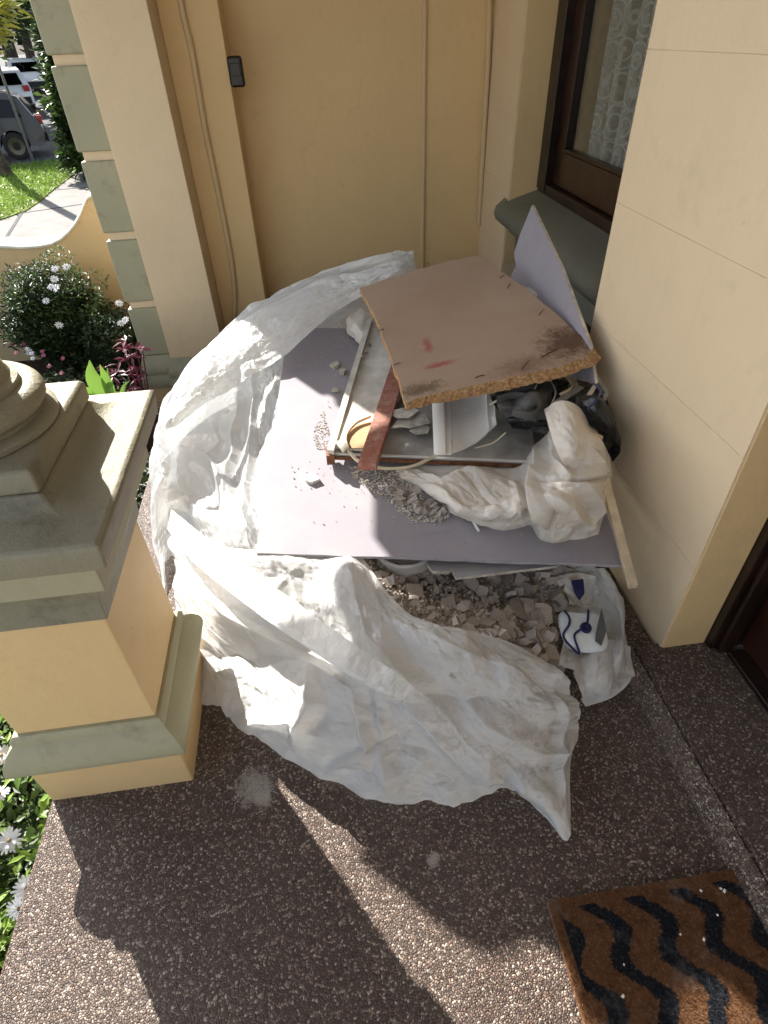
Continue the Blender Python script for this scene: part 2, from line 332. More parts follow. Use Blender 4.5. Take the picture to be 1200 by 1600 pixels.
# ------------------------------------------------------------------ mesh helpers
def finish(o, parent=None, smooth=False):
    C.objects.link(o)
    if parent is not None: o.parent = parent
    if smooth:
        for p in o.data.polygons: p.use_smooth = True
    return o
def tag(o, label=None, cat=None, group=None, kind=None):
    if label: o['label'] = label
    if cat: o['category'] = cat
    if group: o['group'] = group
    if kind: o['kind'] = kind
    return o
def thing(name, loc, label, cat, group=None):
    o = bpy.data.objects.new(name, None); o.location = loc; o.empty_display_size = .1; C.objects.link(o)
    return tag(o, label, cat, group)
class MB:
    def __init__(s): s.v = []; s.f = []; s.m = []
    def quad(s, *p, mi=0):
        i = len(s.v); s.v += [tuple(q) for q in p]; s.f.append(tuple(range(i, i + len(p)))); s.m.append(mi)
    def box(s, x0, x1, y0, y1, z0, z1, mi=0, xf=None):
        i = len(s.v)
        vs = [(x, y, z) for z in (z0, z1) for y in (y0, y1) for x in (x0, x1)]
        if xf is not None: vs = [tuple(xf @ Vector(q)) for q in vs]
        s.v += vs
        for f in ((0, 2, 3, 1), (4, 5, 7, 6), (0, 1, 5, 4), (2, 6, 7, 3), (0, 4, 6, 2), (1, 3, 7, 5)):
            s.f.append(tuple(i + k for k in f)); s.m.append(mi)
        return s
    def prism(s, pts, off, mi=0, mside=None):
        """closed polygon pts swept along off"""
        i = len(s.v); n = len(pts); off = np.array(off)
        s.v += [tuple(p) for p in pts] + [tuple(np.array(p) + off) for p in pts]
        s.f.append(tuple(range(i, i + n))); s.m.append(mi)
        s.f.append(tuple(range(i + 2 * n - 1, i + n - 1, -1))); s.m.append(mi)
        for k in range(n):
            k2 = (k + 1) % n; s.f.append((i + k, i + n + k, i + n + k2, i + k2)); s.m.append(mi if mside is None else mside)
        return s
    def rings(s, rings, close=True, cap=True, mi=0):
        i = len(s.v); n = len(rings[0])
        for r in rings: s.v += [tuple(p) for p in r]
        for a in range(len(rings) - 1):
            for k in range(n if close else n - 1):
                k2 = (k + 1) % n; s.f.append((i + a * n + k, i + a * n + k2, i + (a + 1) * n + k2, i + (a + 1) * n + k)); s.m.append(mi)
        if cap and close:
            s.f.append(tuple(i + k for k in range(n - 1, -1, -1))); s.m.append(mi)
            s.f.append(tuple(i + (len(rings) - 1) * n + k for k in range(n))); s.m.append(mi)
        return s
    def sqlathe(s, cx, cy, prof, jit=0):
        return s.rings([[(cx + a * h, cy + b * h, z) for a, b in ((-1, -1), (1, -1), (1, 1), (-1, 1))] for h, z in prof])
    def lathe(s, cx, cy, prof, n=48):
        return s.rings([[(cx + r * math.cos(6.28318 * k / n), cy + r * math.sin(6.28318 * k / n), z) for k in range(n)] for r, z in prof])
    def tube(s, pts, r, n=8, mi=0):
        pts = [Vector(p) for p in pts]; rs = []
        up = Vector((0, 0, 1)); prev = None
        for k, p in enumerate(pts):
            d = (pts[min(k + 1, len(pts) - 1)] - pts[max(k - 1, 0)]).normalized()
            a = (prev - d * prev.dot(d)) if prev is not None else d.cross(up if abs(d.z) < .9 else Vector((1, 0, 0)))
            a.normalize(); b = d.cross(a); prev = a; rr = r[k] if isinstance(r, (list, tuple)) else r
            rs.append([p + a * rr * math.cos(6.28318 * q / n) + b * rr * math.sin(6.28318 * q / n) for q in range(n)])
        return s.rings(rs, mi=mi)
    def build(s, name, mats, parent=None, smooth=False, bevel=0, rel=True, seg=2):
        me = bpy.data.meshes.new(name)
        off = Vector((0, 0, 0))
        if parent is not None and rel: off = parent_loc(parent)
        me.from_pydata([tuple(Vector(v) - off) for v in s.v], [], s.f)
        if not isinstance(mats, (list, tuple)): mats = [mats]
        for k in mats: me.materials.append(M[k])
        me.polygons.foreach_set('material_index', s.m); me.update()
        bm = bmesh.new(); bm.from_mesh(me); bmesh.ops.recalc_face_normals(bm, faces=bm.faces); bm.to_mesh(me); bm.free()
        o = bpy.data.objects.new(name, me); finish(o, parent, smooth)
        if bevel:
            b = o.modifiers.new('bevel', 'BEVEL'); b.width = bevel; b.segments = seg; b.limit_method = 'ANGLE'; b.angle_limit = math.radians(35)
            for p in me.polygons: p.use_smooth = True
            md = o.modifiers.new('wn', 'WEIGHTED_NORMAL'); md.keep_sharp = True
        elif smooth: me.set_sharp_from_angle(angle=math.radians(40))
        return o
def parent_loc(p):
    v = Vector((0, 0, 0))
    while p is not None: v += p.location; p = p.parent
    return v
def catmull(P, t):
    """P (n,3) control points, t in [0,n-1]"""
    n = len(P); i = np.clip(np.floor(t).astype(int), 0, n - 2); f = (t - i)[:, None]
    g = lambda k: P[np.clip(k, 0, n - 1)]
    p0 = np.where((i == 0)[:, None], 2 * P[0] - P[1], g(i - 1)); p3 = np.where((i == n - 2)[:, None], 2 * P[-1] - P[-2], g(i + 2))
    p1, p2 = g(i), g(i + 1)
    return .5 * (2 * p1 + (p2 - p0) * f + (2 * p0 - 5 * p1 + 4 * p2 - p3) * f * f + (3 * p1 - p0 - 3 * p2 + p3) * f ** 3)
def hashn(i, j, seed):
    h = (i * 374761393 + j * 668265263 + seed * 1442695041) & 0x7fffffff
    h = ((h ^ (h >> 13)) * 1274126177) & 0x7fffffff
    return ((h ^ (h >> 16)) & 0xffff) / 65535.0
def facet(u, v, freq, seed, ang=0., stretch=1.):
    """random heights on a jittered triangle lattice, linear between: sharp creases, flat facets"""
    c, s = math.cos(ang), math.sin(ang); x = (u * c - v * s) * freq * stretch; y = (u * s + v * c) * freq
    x = x + .55 * smoothn(u, v, freq * .8, seed + 5); y = y + .55 * smoothn(u, v, freq * .8, seed + 9)
    sk = (x + y) * .3660254; X = x + sk; Y = y + sk; i = np.floor(X).astype(np.int64); j = np.floor(Y).astype(np.int64)
    fx = X - i; fy = Y - j; a = hashn(i, j, seed); b = hashn(i + 1, j, seed); cc = hashn(i, j + 1, seed); d = hashn(i + 1, j + 1, seed)
    up = fx > fy
    return np.where(up, a + (b - a) * fx + (d - b) * fy, a + (cc - a) * fy + (d - cc) * fx) - .5
def smoothn(u, v, freq, seed):
    x = u * freq; y = v * freq; i = np.floor(x).astype(np.int64); j = np.floor(y).astype(np.int64)
    fx = x - i; fy = y - j; fx = fx * fx * (3 - 2 * fx); fy = fy * fy * (3 - 2 * fy)
    a = hashn(i, j, seed); b = hashn(i + 1, j, seed); c = hashn(i, j + 1, seed); d = hashn(i + 1, j + 1, seed)
    return (a + (b - a) * fx) * (1 - fy) + (c + (d - c) * fx) * fy - .5
def patch(name, ctrl, mt, parent=None, nu=160, nv=120, crumple=((5, .035, 1), (11, .016, 2), (26, .006, 3), (60, .002, 4)), edge=None, size=(1.2, .8), zmin=.004, ang=.3, jag=0.0, wob=0.0, ridges=(), extra=None):
    """ctrl: rows (v) of columns (u) of points; a cloth surface through them, crumpled along its normals"""
    A = np.array(ctrl, float); r, c = A.shape[:2]
    tu = np.linspace(0, c - 1, nu); tv = np.linspace(0, r - 1, nv)
    rows = np.array([catmull(A[k], tu) for k in range(r)])                  # r,nu,3
    G = np.array([catmull(rows[:, k], tv) for k in range(nu)]).transpose(1, 0, 2)   # nv,nu,3
    U, V = np.meshgrid(np.linspace(0, size[0], nu), np.linspace(0, size[1], nv))
    du = np.gradient(G, axis=1); dv = np.gradient(G, axis=0); nn = np.cross(du, dv); nn /= np.linalg.norm(nn, axis=2, keepdims=True) + 1e-9
    if nn[..., 2].mean() < 0: nn = -nn
    h = np.zeros(U.shape)
    for fr, am, sd_ in crumple:
        h += am * facet(U, V, fr, sd_ + len(name), ang + sd_ * .9, .6 if sd_ % 2 else 1.)
    m = np.ones(U.shape)
    if edge:
        a, b = np.linspace(0, 1, nv)[:, None], np.linspace(0, 1, nu)[None, :]
        v0, v1, u0, u1 = edge        # how far the crumple fades in from each border
        for t_, w_ in ((a, v0), (1 - a, v1), (b, u0), (1 - b, u1)):
            if w_: m = m * (.25 + .75 * np.clip(t_ / w_, 0, 1))
    if ridges:
        Q = (G - EYEP) @ WM; PX = 600 + F * Q[..., 0] / Q[..., 2]; PY = 800 + F * Q[..., 1] / Q[..., 2]      # where each fold line runs
        PX = PX + 9 * smoothn(U, V, 9, 3); PY = PY + 9 * smoothn(U, V, 9, 8)
        for line, am, wl, wr in ridges:
            best = np.full(U.shape, 1e9); sg = np.zeros(U.shape); tt = np.zeros(U.shape); L_ = len(line) - 1
            for k in range(L_):
                (x0, y0), (x1, y1) = line[k], line[k + 1]; dx, dy = x1 - x0, y1 - y0; q = np.clip(((PX - x0) * dx + (PY - y0) * dy) / (dx * dx + dy * dy), 0, 1)
                ex, ey = PX - x0 - q * dx, PY - y0 - q * dy; dd = np.hypot(ex, ey); b_ = dd < best
                sg = np.where(b_, dx * ey - dy * ex, sg); tt = np.where(b_, (k + q) / L_, tt); best = np.where(b_, dd, best)
            wd = np.where(sg > 0, wr, wl); prof_ = np.clip(1 - best / wd, 0, 1); h = h + am * prof_ ** 1.25 * np.sin(np.pi * np.clip(tt * .86 + .07, 0, 1)) ** .6
    G = G + nn * (h * m)[..., None]
    if extra is not None: G = extra(G, U, V)
    if wob:
        fd = np.clip((V / size[1] - .8) / .2, 0, 1)
        G[..., 0] += fd * wob * facet(U, U * 0, 8, 77); G[..., 1] += fd * wob * (facet(U, U * 0 + 3, 9, 78) + .4 * facet(U, U * 0 + 1, 26, 79))
    if jag:
        e = RNG.normal(0, jag, (nu, 3)); G[-1] += e
    G[..., 2] = np.maximum(G[..., 2], zmin)
    if parent is not None: G = G - np.array(parent_loc(parent))
    idx = np.arange(nu * nv).reshape(nv, nu)
    f = np.stack([idx[:-1, :-1], idx[:-1, 1:], idx[1:, 1:], idx[1:, :-1]], -1).reshape(-1, 4)
    me = bpy.data.meshes.new(name); me.from_pydata(G.reshape(-1, 3).tolist(), [], f.tolist()); me.materials.append(M[mt])
    uv = me.uv_layers.new(name='UVMap'); li = f.reshape(-1)
    uv.data.foreach_set('uv', np.stack([U.reshape(-1)[li], V.reshape(-1)[li]], -1).reshape(-1).tolist())
    me.update(); o = bpy.data.objects.new(name, me); finish(o, parent, True); return o
def PZ(l): return [atz(*p) for p in l]
def PZL(dz, l): return [atz(x, y, z + dz) for x, y, z in l]

# ------------------------------------------------------------------ setting: porch floor, step, ground, street
SLX = -.832
b = MB(); b.prism([(SLX, -2, 0), (.846, -2, 0), (.846, 2.0, 0), (1.7, 2.0, 0), (1.7, 4.6, 0), (-.5, 4.6, 0), (-.5, 2.62, 0), (SLX, 2.62, 0)], (0, 0, -.32))
tag(b.build('porch_floor', 'aggregate', bevel=.006), 'exposed aggregate porch floor of brown and cream pebbles', kind='structure')
b = MB()
pr = [(.862, -.01), (.862, .052), (.868, .050), (.872, .066), (1.25, .066), (1.25, -.01)]
b.rings([[(x, y, z) for x, z in pr] for y in (-1.6, 1.0)])
b.rings([[(x, y, z) for x, z in [(.838, -.01), (.842, .03), (.86, .05), (.93, .055), (.93, -.01)]] for y in (1.002, 1.99)])
tag(b.build('door_step', 'aggregate'), 'low pebbled step in front of the doorway', kind='structure')
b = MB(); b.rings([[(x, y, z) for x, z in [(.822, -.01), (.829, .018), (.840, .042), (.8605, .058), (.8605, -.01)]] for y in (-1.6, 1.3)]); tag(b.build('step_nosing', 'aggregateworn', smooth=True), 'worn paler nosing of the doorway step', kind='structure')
GZ = -.6
def gnd(x, y):
    if y < 5.4: return GZ
    if y < 9: return GZ - (y - 5.4) / 3.6 * .4
    return -1.0 + max(0, y - 24) * .022
def terrain(name, xs, ys, mt, dz=0, kind='structure'):
    b = MB(); vs = [[(x, y, gnd(x, y) + dz) for x in xs] for y in ys]; b.rings(vs, close=False, cap=False)
    return tag(b.build(name, mt, smooth=True), kind=kind)
terrain('ground', [-400, -100, -40, -20, -10, -5, 0, 10, 60, 400], [-60, -10, 0, 5.4, 9, 12, 16, 20, 24, 40, 80, 200, 400], 'soil', -.012)
def ground_poly(name, px, mt, h, dz, kind='structure'):
    pts = [atz(p[0], p[1], h) for p in px]; b = MB(); b.prism([(p[0], p[1], h + dz) for p in pts], (0, 0, -.05))
    return tag(b.build(name, mt), kind=kind)
# footpath, verge and road seen past the pillar, laid out on the street level
fpL = [(-14, 11.75), (-6.15, 12.35), (-5.62, 12.71), (-5.36, 13.35), (-5.34, 14.07), (-5.41, 15.41), (-5.46, 17.34), (-4.6, 20.0), (4, 20.5), (4, 6.5), (-14, 6.5)]
b = MB(); b.prism([(x, y, -1.0) for x, y in fpL], (0, 0, -.06)); tag(b.build('footpath', 'concretepale'), kind='structure')
verge = [(-14, 11.80), (-6.17, 12.38), (-5.64, 12.74), (-5.38, 13.38), (-5.36, 14.10), (-5.43, 15.44), (-5.48, 17.37), (-4.62, 20.05), (-5.4, 19.9), (-8, 19.0), (-14, 17.5)]
b = MB(); b.prism([(x, y, -.985) for x, y in verge], (0, 0, -.06)); tag(b.build('grass_verge', 'turf'), kind='structure')
b = MB(); i0 = [[(-60, 17.0, -1.1), (-14, 17.62, -1.1), (-8, 19.1, -1.1), (-5.2, 20.0, -1.1), (4, 22.1, -1.1), (60, 34, -1.1)], [(-90, 90, .35)] * 6]
b.rings([[(-60, 10, -.99), (-8, 19.1, -.99), (4, 22.1, -.99), (60, 36, -.99)], [(-60, 24, -.985), (-12, 24, -.985), (4, 24, -.985), (60, 40, -.985)], [(-80, 90, .47), (-22, 90, .47), (-10, 90, .47), (60, 90, .47)]], close=False, cap=False)
tag(b.build('road', 'asphalt'), kind='structure')
b = MB(); b.box(-9, -2.3, -9, 3.0, GZ - .1, GZ + .012); tag(b.build('bounce_slab', 'concrete'), 'unseen concrete slab added to bounce sunlight into the porch', kind='structure')  # added out of view to bounce sunlight up into the porch
b = MB(); b.box(-2.2, 3, -9, -2.6, GZ - .1, GZ + .02); b.box(-1.5, 1.2, -2.6, -2.02, GZ, -.3); tag(b.build('front_steps', 'concrete'), 'concrete steps up to the porch', kind='structure')
# joints in the footpath: separate slabs
for k, (p, q) in enumerate([((0, 372), (40, 332)), ((0, 345), (14, 336))]): pass
def slab_line(a, c_):
    A, B = atz(*a, -1.0), atz(*c_, -1.0); d = B - A; n_ = np.array([-d[1], d[0], 0]) / np.linalg.norm(d) * .03
    return [A + n_, B + n_, B - n_, A - n_]
b = MB()
for l in (((8, 374), (34, 333)), ((34, 333), (130, 319)), ((85, 297), (150, 292))):
    b.prism([(p[0], p[1], -.9955) for p in slab_line(*l)], (0, 0, -.002))
tag(b.build('path_joint', 'asphalt'), 'dark joint lines between the concrete footpath slabs', kind='structure')

def pip(x, y, P):
    r = False; j = len(P) - 1
    for i in range(len(P)):
        if (P[i][1] > y) != (P[j][1] > y) and x < (P[j][0] - P[i][0]) * (y - P[i][1]) / (P[j][1] - P[i][1]) + P[i][0]: r = not r
        j = i
    return r
def leaves(name, pts, L, W, mt, parent=None, up=.5, label=None, cat=None, kind=None, fold=.0, droop=.3):
    """pts: (n,3) roots; one two-quad leaf each"""
    n = len(pts); th = RNG.uniform(0, 6.283, n); el = RNG.uniform(-.3, 1.0, n) * up + RNG.normal(0, .25, n)
    d = np.stack([np.cos(th) * np.cos(el), np.sin(th) * np.cos(el), np.sin(el)], 1)
    sd_ = np.stack([-np.sin(th), np.cos(th), RNG.normal(0, .5, n)], 1); sd_ /= np.linalg.norm(sd_, axis=1, keepdims=True)
    l = (L * RNG.uniform(.6, 1.3, n))[:, None]; w_ = (W * RNG.uniform(.7, 1.2, n))[:, None]
    P = np.array(pts); off = np.array(parent_loc(parent)) if parent is not None else 0
    mid = P + d * l * .5; tip = P + d * l; tip[:, 2] -= droop * l[:, 0] * .5
    V_ = np.stack([P - off, mid + sd_ * w_ - off, tip - off, mid - sd_ * w_ - off], 1).reshape(-1, 3)
    f = np.arange(n * 4).reshape(-1, 4)
    me = bpy.data.meshes.new(name); me.from_pydata(V_.tolist(), [], f.tolist()); me.materials.append(M[mt]); me.update()
    o = bpy.data.objects.new(name, me); finish(o, parent); return tag(o, label, cat, None, kind or 'stuff')
# grass blades on the verge
g = []
while len(g) < 16000:
    x, y = RNG.uniform(-10, -2.5), RNG.uniform(10, 21)
    if pip(x, y, verge): g.append((x, y, -.985))
leaves('grass', g, .13, .012, 'leafbright', up=1.4, kind='stuff')

# ------------------------------------------------------------------ right-hand wall with window and doorway
WX = .94; WY0 = .985; WY1 = 1.83
wall = thing('right_wall', (WX, WY0, 0), 'cream rendered house wall on the right between doorway and window', 'wall')
zs = [-.02, .405, .765, 1.125, 1.485, 1.85, 2.25, 3.35]
for k in range(len(zs) - 1):
    for (y0, y1) in ((WY0, WY1),):
        MB().box(WX, WX + .16, y0, y1, zs[k] + .0005, zs[k + 1] - .0005).build('render_course', 'creamskylit', wall, bevel=.0008)
MB().box(WX + .0018, WX + .15, WY0 + .004, WY1 - .004, -.02, 3.35).build('core', 'creamskylit', wall)
# reveal of the doorway is the -Y end of the same courses: thin facing, warm bounce light put into its colour
MB().box(WX + .006, WX + .14, WY0 - .004, WY0 + .02, .06, 3.0).build('door_reveal', 'cream', wall, bevel=.002)
NX = 1.297; NY = 3.95
nib = thing('window_nib', (NX, NY, 0), 'narrow cream wall pier between the window and the back corner', 'wall')
for k in range(len(zs) - 1):
    MB().box(NX, NX + .22, NY, 4.55, zs[k] + .0004, zs[k + 1] - .0004).build('render_course', 'creamskylit', nib, bevel=.0006)
MB().box(NX + .0015, NX + .21, NY + .004, 4.55, -.02, 3.35).build('core', 'creamskylit', nib)
MB().box(NX + .008, NX + .23, NY - .005, NY + .02, .3, 3.3).build('window_reveal', 'cream', nib, bevel=.002)
MB().box(WX + .16, 1.7, WY0 + .05, WY1 - .004, -.02, 3.35).build('wall_mass', 'creamskylit', wall)
# window, set back beyond the projecting wall
FX = NX + .175; W0 = 2.5
win = thing('window', (FX, 3.2, .7), 'dark brown timber window with lace curtain behind the glass', 'window')
def fr(name, x0, x1, y0, y1, z0, z1, mt, bev=.005): return MB().box(x0, x1, y0, y1, z0, z1).build(name, mt, win, bevel=bev)
fr('frame', FX, FX + .13, 3.815, NY - .006, .75, 3.1, 'darkframe'); fr('frame', FX, FX + .13, W0 - .1, W0, .75, 3.1, 'darkframe')
fr('frame', FX + .007, FX + .15, W0 + .003, NY - .01, .695, .79, 'darkframe'); fr('frame', FX, FX + .13, W0, NY, 3.102, 3.25, 'darkframe')
fr('sash', FX + .048, FX + .10, 3.685, 3.812, .792, 3.1, 'sash'); fr('sash', FX + .048, FX + .10, W0 + .003, W0 + .12, .792, 3.1, 'sash')
fr('sash', FX + .045, FX + .103, W0 + .123, 3.682, .794, .97, 'sash'); fr('glazing_bead', FX + .038, FX + .08, W0 + .125, 3.68, .973, .992, 'darkframe', .002)
fr('glazing_bead', FX + .038, FX + .08, 3.664, 3.681, .994, 3.1, 'darkframe', .002)
fr('pane', FX + .07, FX + .076, W0 + .1, 3.69, .96, 3.1, 'pane', 0)
# lace curtain hangs inside on its own rod
ny, nz = 260, 60; G = np.zeros((nz, ny, 3)); yy = np.linspace(2.4, 3.62, ny); zz = np.linspace(.8, 3.1, nz)
for i_, z_ in enumerate(zz): G[i_] = np.stack([FX + .16 + .034 * np.sin(yy * 46 + .8 * np.sin(yy * 7)) + .014 * np.sin(yy * 19 + z_), yy, np.full(ny, z_)], 1)
idx = np.arange(ny * nz).reshape(nz, ny); f = np.stack([idx[:-1, :-1], idx[:-1, 1:], idx[1:, 1:], idx[1:, :-1]], -1).reshape(-1, 4)
me = bpy.data.meshes.new('lace_curtain'); me.from_pydata(G.reshape(-1, 3).tolist(), [], f.tolist()); me.materials.append(M['lace'])
uv = me.uv_layers.new(name='UVMap'); uvs = np.stack([(G[..., 1] * 1.1).reshape(-1), (G[..., 2] * .8).reshape(-1)], 1)[f.reshape(-1)]; uv.data.foreach_set('uv', uvs.reshape(-1).tolist())
for p_ in me.polygons: p_.use_smooth = True
o = bpy.data.objects.new('lace_curtain', me); finish(o, None, True); tag(o, 'pale lace curtain with scroll pattern hanging behind the window glass', 'curtain')
room = MB(); X0, X1, Y0, Y1, Z0, Z1 = FX + .14, 4.5, 1.9, 5.2, .0, 3.3
for q in ([(X0, Y1, Z0), (X1, Y1, Z0), (X1, Y1, Z1), (X0, Y1, Z1)], [(X0, Y0, Z0), (X1, Y0, Z0), (X1, Y0, Z1), (X0, Y0, Z1)], [(X0, Y0, Z1), (X1, Y0, Z1), (X1, Y1, Z1), (X0, Y1, Z1)], [(X0, Y0, Z0), (X1, Y0, Z0), (X1, Y1, Z0), (X0, Y1, Z0)]): room.quad(*q)
tag(room.build('room_interior', 'interior'), kind='structure')
# sill: bullnosed, sloping
prof = [(FX + .03, .742), (NX + .055, .70), (NX - .02, .674), (NX - .055, .645), (NX - .066, .604), (NX - .05, .567), (NX - .007, .545), (NX + .02, .54), (NX + .028, .50), (NX + .062, .48), (FX + .04, .473)]
s_ = MB(); s_.rings([[(x, y, z) for x, z in prof] for y in (1.84, 3.0, 3.6, NY - .006)])
s_.rings([[(x, y, z) for x, z in prof[2:8]] + [(NX - .003, y, .545), (NX - .003, y, .69)] for y in (NY - .006, NY + .06)])
tag(s_.build('window_sill', 'sillgreen', smooth=True), 'grey green bullnosed masonry sill under the window', 'window sill')
MB().box(NX + .07, FX + .1, 1.84, NY - .008, .36, .47).build('sill_moulding', 'sillgreen', bevel=.012); tag(bpy.data.objects['sill_moulding'], 'thin green moulding course just below the window sill', 'moulding')
ap = MB(); ap.box(FX - .05, FX + .13, W0, NY - .01, -.02, .358)
tag(ap.build('apron_shade', 'darkframe', bevel=.003), 'recessed panel coloured dark for the deep shade below the window sill', 'panel')  # dark colour stands in for the deep shade under the sill
MB().box(NX, 1.7, WY1 - .002, W0 - .102, -.02, 3.35).build('wall_infill', 'creamskylit'); tag(bpy.data.objects['wall_infill'], 'cream wall hidden behind the projecting wall, beside the window', 'wall')
# doorway
door = thing('front_door', (1.2, .4, .06), 'dark brown timber front door and jamb at the right edge', 'door')
MB().box(WX + .142, 1.19, .955, 1.02, .063, 2.6).build('jamb', 'darkframe', door, bevel=.004)
MB().box(1.10, 1.14, .935, .954, .063, 2.6).build('jamb', 'darkframe', door, bevel=.004)
MB().box(1.17, 1.21, -.3, .95, .085, 2.6).build('leaf', 'sash', door, bevel=.004)
MB().box(1.12, 1.25, -.3, .93, .0625, .083).build('threshold', 'darkframe', door, bevel=.004)
MB().box(WX, 1.2, -3, -.3, -.02, 3.35).build('wall_return', 'creamskylit', bevel=.004)
tag(bpy.data.objects['wall_return'], 'cream house wall on the near side of the doorway', 'wall')

# back wall
BY = 4.55
bw = thing('back_wall', (.4, BY, 0), 'yellow ochre rendered back wall of the porch', 'wall')
MB().box(-.40, 1.75, BY, BY + .25, -.6, 3.35).build('wall_face', 'cream', bw)
MB().box(-.654, -.328, 4.28, BY + .25, -.6, 3.35).build('side_strip', 'cream', bw, bevel=.005)
MB().tube([(.867, BY - .005, 3.3), (.867, BY - .005, -.0)], .015, 10).build('beading', 'pipe', bw, smooth=True)
def cond(name, pts, r, label, cols='pipe'):
    P = catmull(np.array(pts, float), np.linspace(0, len(pts) - 1, 60)); b = MB(); b.tube(P.tolist(), r, 10)
    t = thing(name, pts[0], label, 'pipe'); b.build('pipe_run', cols, t, smooth=True); return t
cL = [aty(x, y, 4.26) for x, y in ((270, -120), (282, 0), (300, 83), (320, 200), (337, 283), (357, 383), (366, 450), (366, 500), (366, 560))]
c1 = cond('conduit', cL, .0175, 'cream painted conduit curving down beside the square pillar')
cR = [aty(x, y, 4.53) for x, y in ((768, -120), (765, 0), (762, 105), (755, 230), (748, 352))]
c2 = cond('conduit', cR, .016, 'thin cream painted conduit in the back corner by the window pier')
q = aty(762, 103, 4.528); b = MB(); b.tube([q + np.array([0, 0, .028]), q - np.array([0, 0, .028])], .019, 10); b.build('coupling', 'pipe', c2, smooth=True)
dv = aty(369, 112, 4.24); t = thing('sensor_box', dv, 'small black rounded device fixed to the wall edge', 'sensor')
MB().box(dv[0] - .042, dv[0] + .042, 4.215, 4.265, dv[2] - .072, dv[2] + .072).build('casing', 'blackdevice', t, bevel=.016, seg=4)
MB().box(dv[0] - .026, dv[0] + .026, 4.209, 4.2145, dv[2] - .02, dv[2] + .04).build('lens_cover', 'blackdevice', t, bevel=.003)
MB().box(dv[0] - .03, dv[0] + .03, 4.266, 4.279, dv[2] - .055, dv[2] + .055).build('bracket', 'blackdevice', t, bevel=.003)

# square pillar at the back left with quoins
pl = thing('square_pillar', (-.84, 4.0, -.6), 'tall cream square porch pillar with grey green quoins at the back left', 'pillar')
MB().box(-1.028, -.655, 4.0, 4.55, -.19, 3.35).build('shaft', 'creamskylit', pl, bevel=.005)
jz = [-.265, .169, .599, 1.031, 1.47, 1.90, 2.335, 2.77, 3.2]
for k in range(1, len(jz)):
    z0 = jz[k - 1] + (.023 if k > 1 else .076); z1 = jz[k] - .023
    MB().box(-1.239, -1.032, 4.078, 4.58, z0, z1).build('quoin', 'green', pl, bevel=.012, seg=3)
MB().box(-1.217, -1.030, 4.10, 4.57, -.19, 3.35).build('joint_bed', 'creamskylit', pl)
bp = [(0, -.424), (.039, -.424), (.044, -.403), (.041, -.362), (.028, -.327), (.033, -.313), (.033, -.279), (.017, -.244), (.0, -.189)]
for (x0, x1, y0, y1, nm) in ((-1.028, -.655, 4.0, 4.55, 'base_moulding'), (-1.239, -1.0295, 4.078, 4.58, 'base_moulding')):
    b = MB(); b.rings([[(x0 - o_, y0 - o_, z), (x1 + (o_ if x1 > -.7 else 0), y0 - o_, z), (x1 + (o_ if x1 > -.7 else 0), y1, z), (x0 - o_, y1, z)] for o_, z in bp]); b.build(nm, 'green', pl, smooth=True)
MB().box(-1.056, -.628, 3.98, 4.55, -1.1, -.426).build('plinth', 'cream', pl, bevel=.005)
MB().box(-1.267, -1.058, 4.057, 4.58, -1.1, -.426).build('plinth', 'cream', pl, bevel=.005)

# near pier carrying the column
PCX, PCY = -.646, .999
pier = thing('porch_pier', (PCX, PCY, 0), 'stout cream pier with grey green cap and round column base in the left foreground', 'pier')
def sq(name, prof, mt, bev=.0, sm=False):
    b = MB(); b.sqlathe(PCX, PCY, prof); return b.build(name, mt, pier, bevel=bev)
sq('base', [(.185, -.6), (.185, .168)], 'cream', .005)
sq('base_moulding', [(.185, .170), (.205, .172), (.213, .185), (.213, .20), (.208, .22), (.195, .245), (.181, .26), (.178, .262), (.178, .278), (.170, .290), (.15, .292)], 'green', .0015)
sq('shaft', [(.162, .288), (.162, .655)], 'cream', .005)
sq('neck_moulding', [(.15, .654), (.170, .656), (.171, .675), (.175, .71), (.186, .75), (.208, .775), (.208, .782)], 'capgreen', .002)
sq('cap_band', [(.20, .783), (.222, .785), (.222, .862), (.20, .864)], 'green', .004)
sq('cap_slab', [(.20, .865), (.255, .868), (.262, .88), (.268, .925), (.262, .933), (.205, .942), (.178, .952), (.162, .972), (.1, .975)], 'capgreen', .006)
sq('column_plinth', [(.14, .972), (.165, .974), (.166, 1.008), (.160, 1.018), (.1, 1.02)], 'capgreen', .006)
cb = MB(); cb.lathe(PCX, PCY, [(.1, 1.016), (.155, 1.017), (.160, 1.022), (.160, 1.030), (.154, 1.035), (.138, 1.038), (.134, 1.044)] + [(.128 + .024 * math.cos(a), 1.066 + .021 * math.sin(a)) for a in np.linspace(-1.4, 1.5, 12)] + [(.118, 1.0875), (.118, 1.098), (.108, 1.102), (.104, 1.112), (.098, 1.13)], 64)
cb.build('column_base', 'capgreen', pier, smooth=True)
cb = MB(); cb.lathe(PCX, PCY, [(.0975, 1.128), (.0975, 1.6), (.085, 2.7), (.12, 2.75), (.14, 2.8)], 64); cb.build('column', 'creamskylit', pier, smooth=True)
sq('capital', [(.15, 2.8), (.16, 2.82), (.16, 3.0), (.17, 3.3)], 'green', .005)

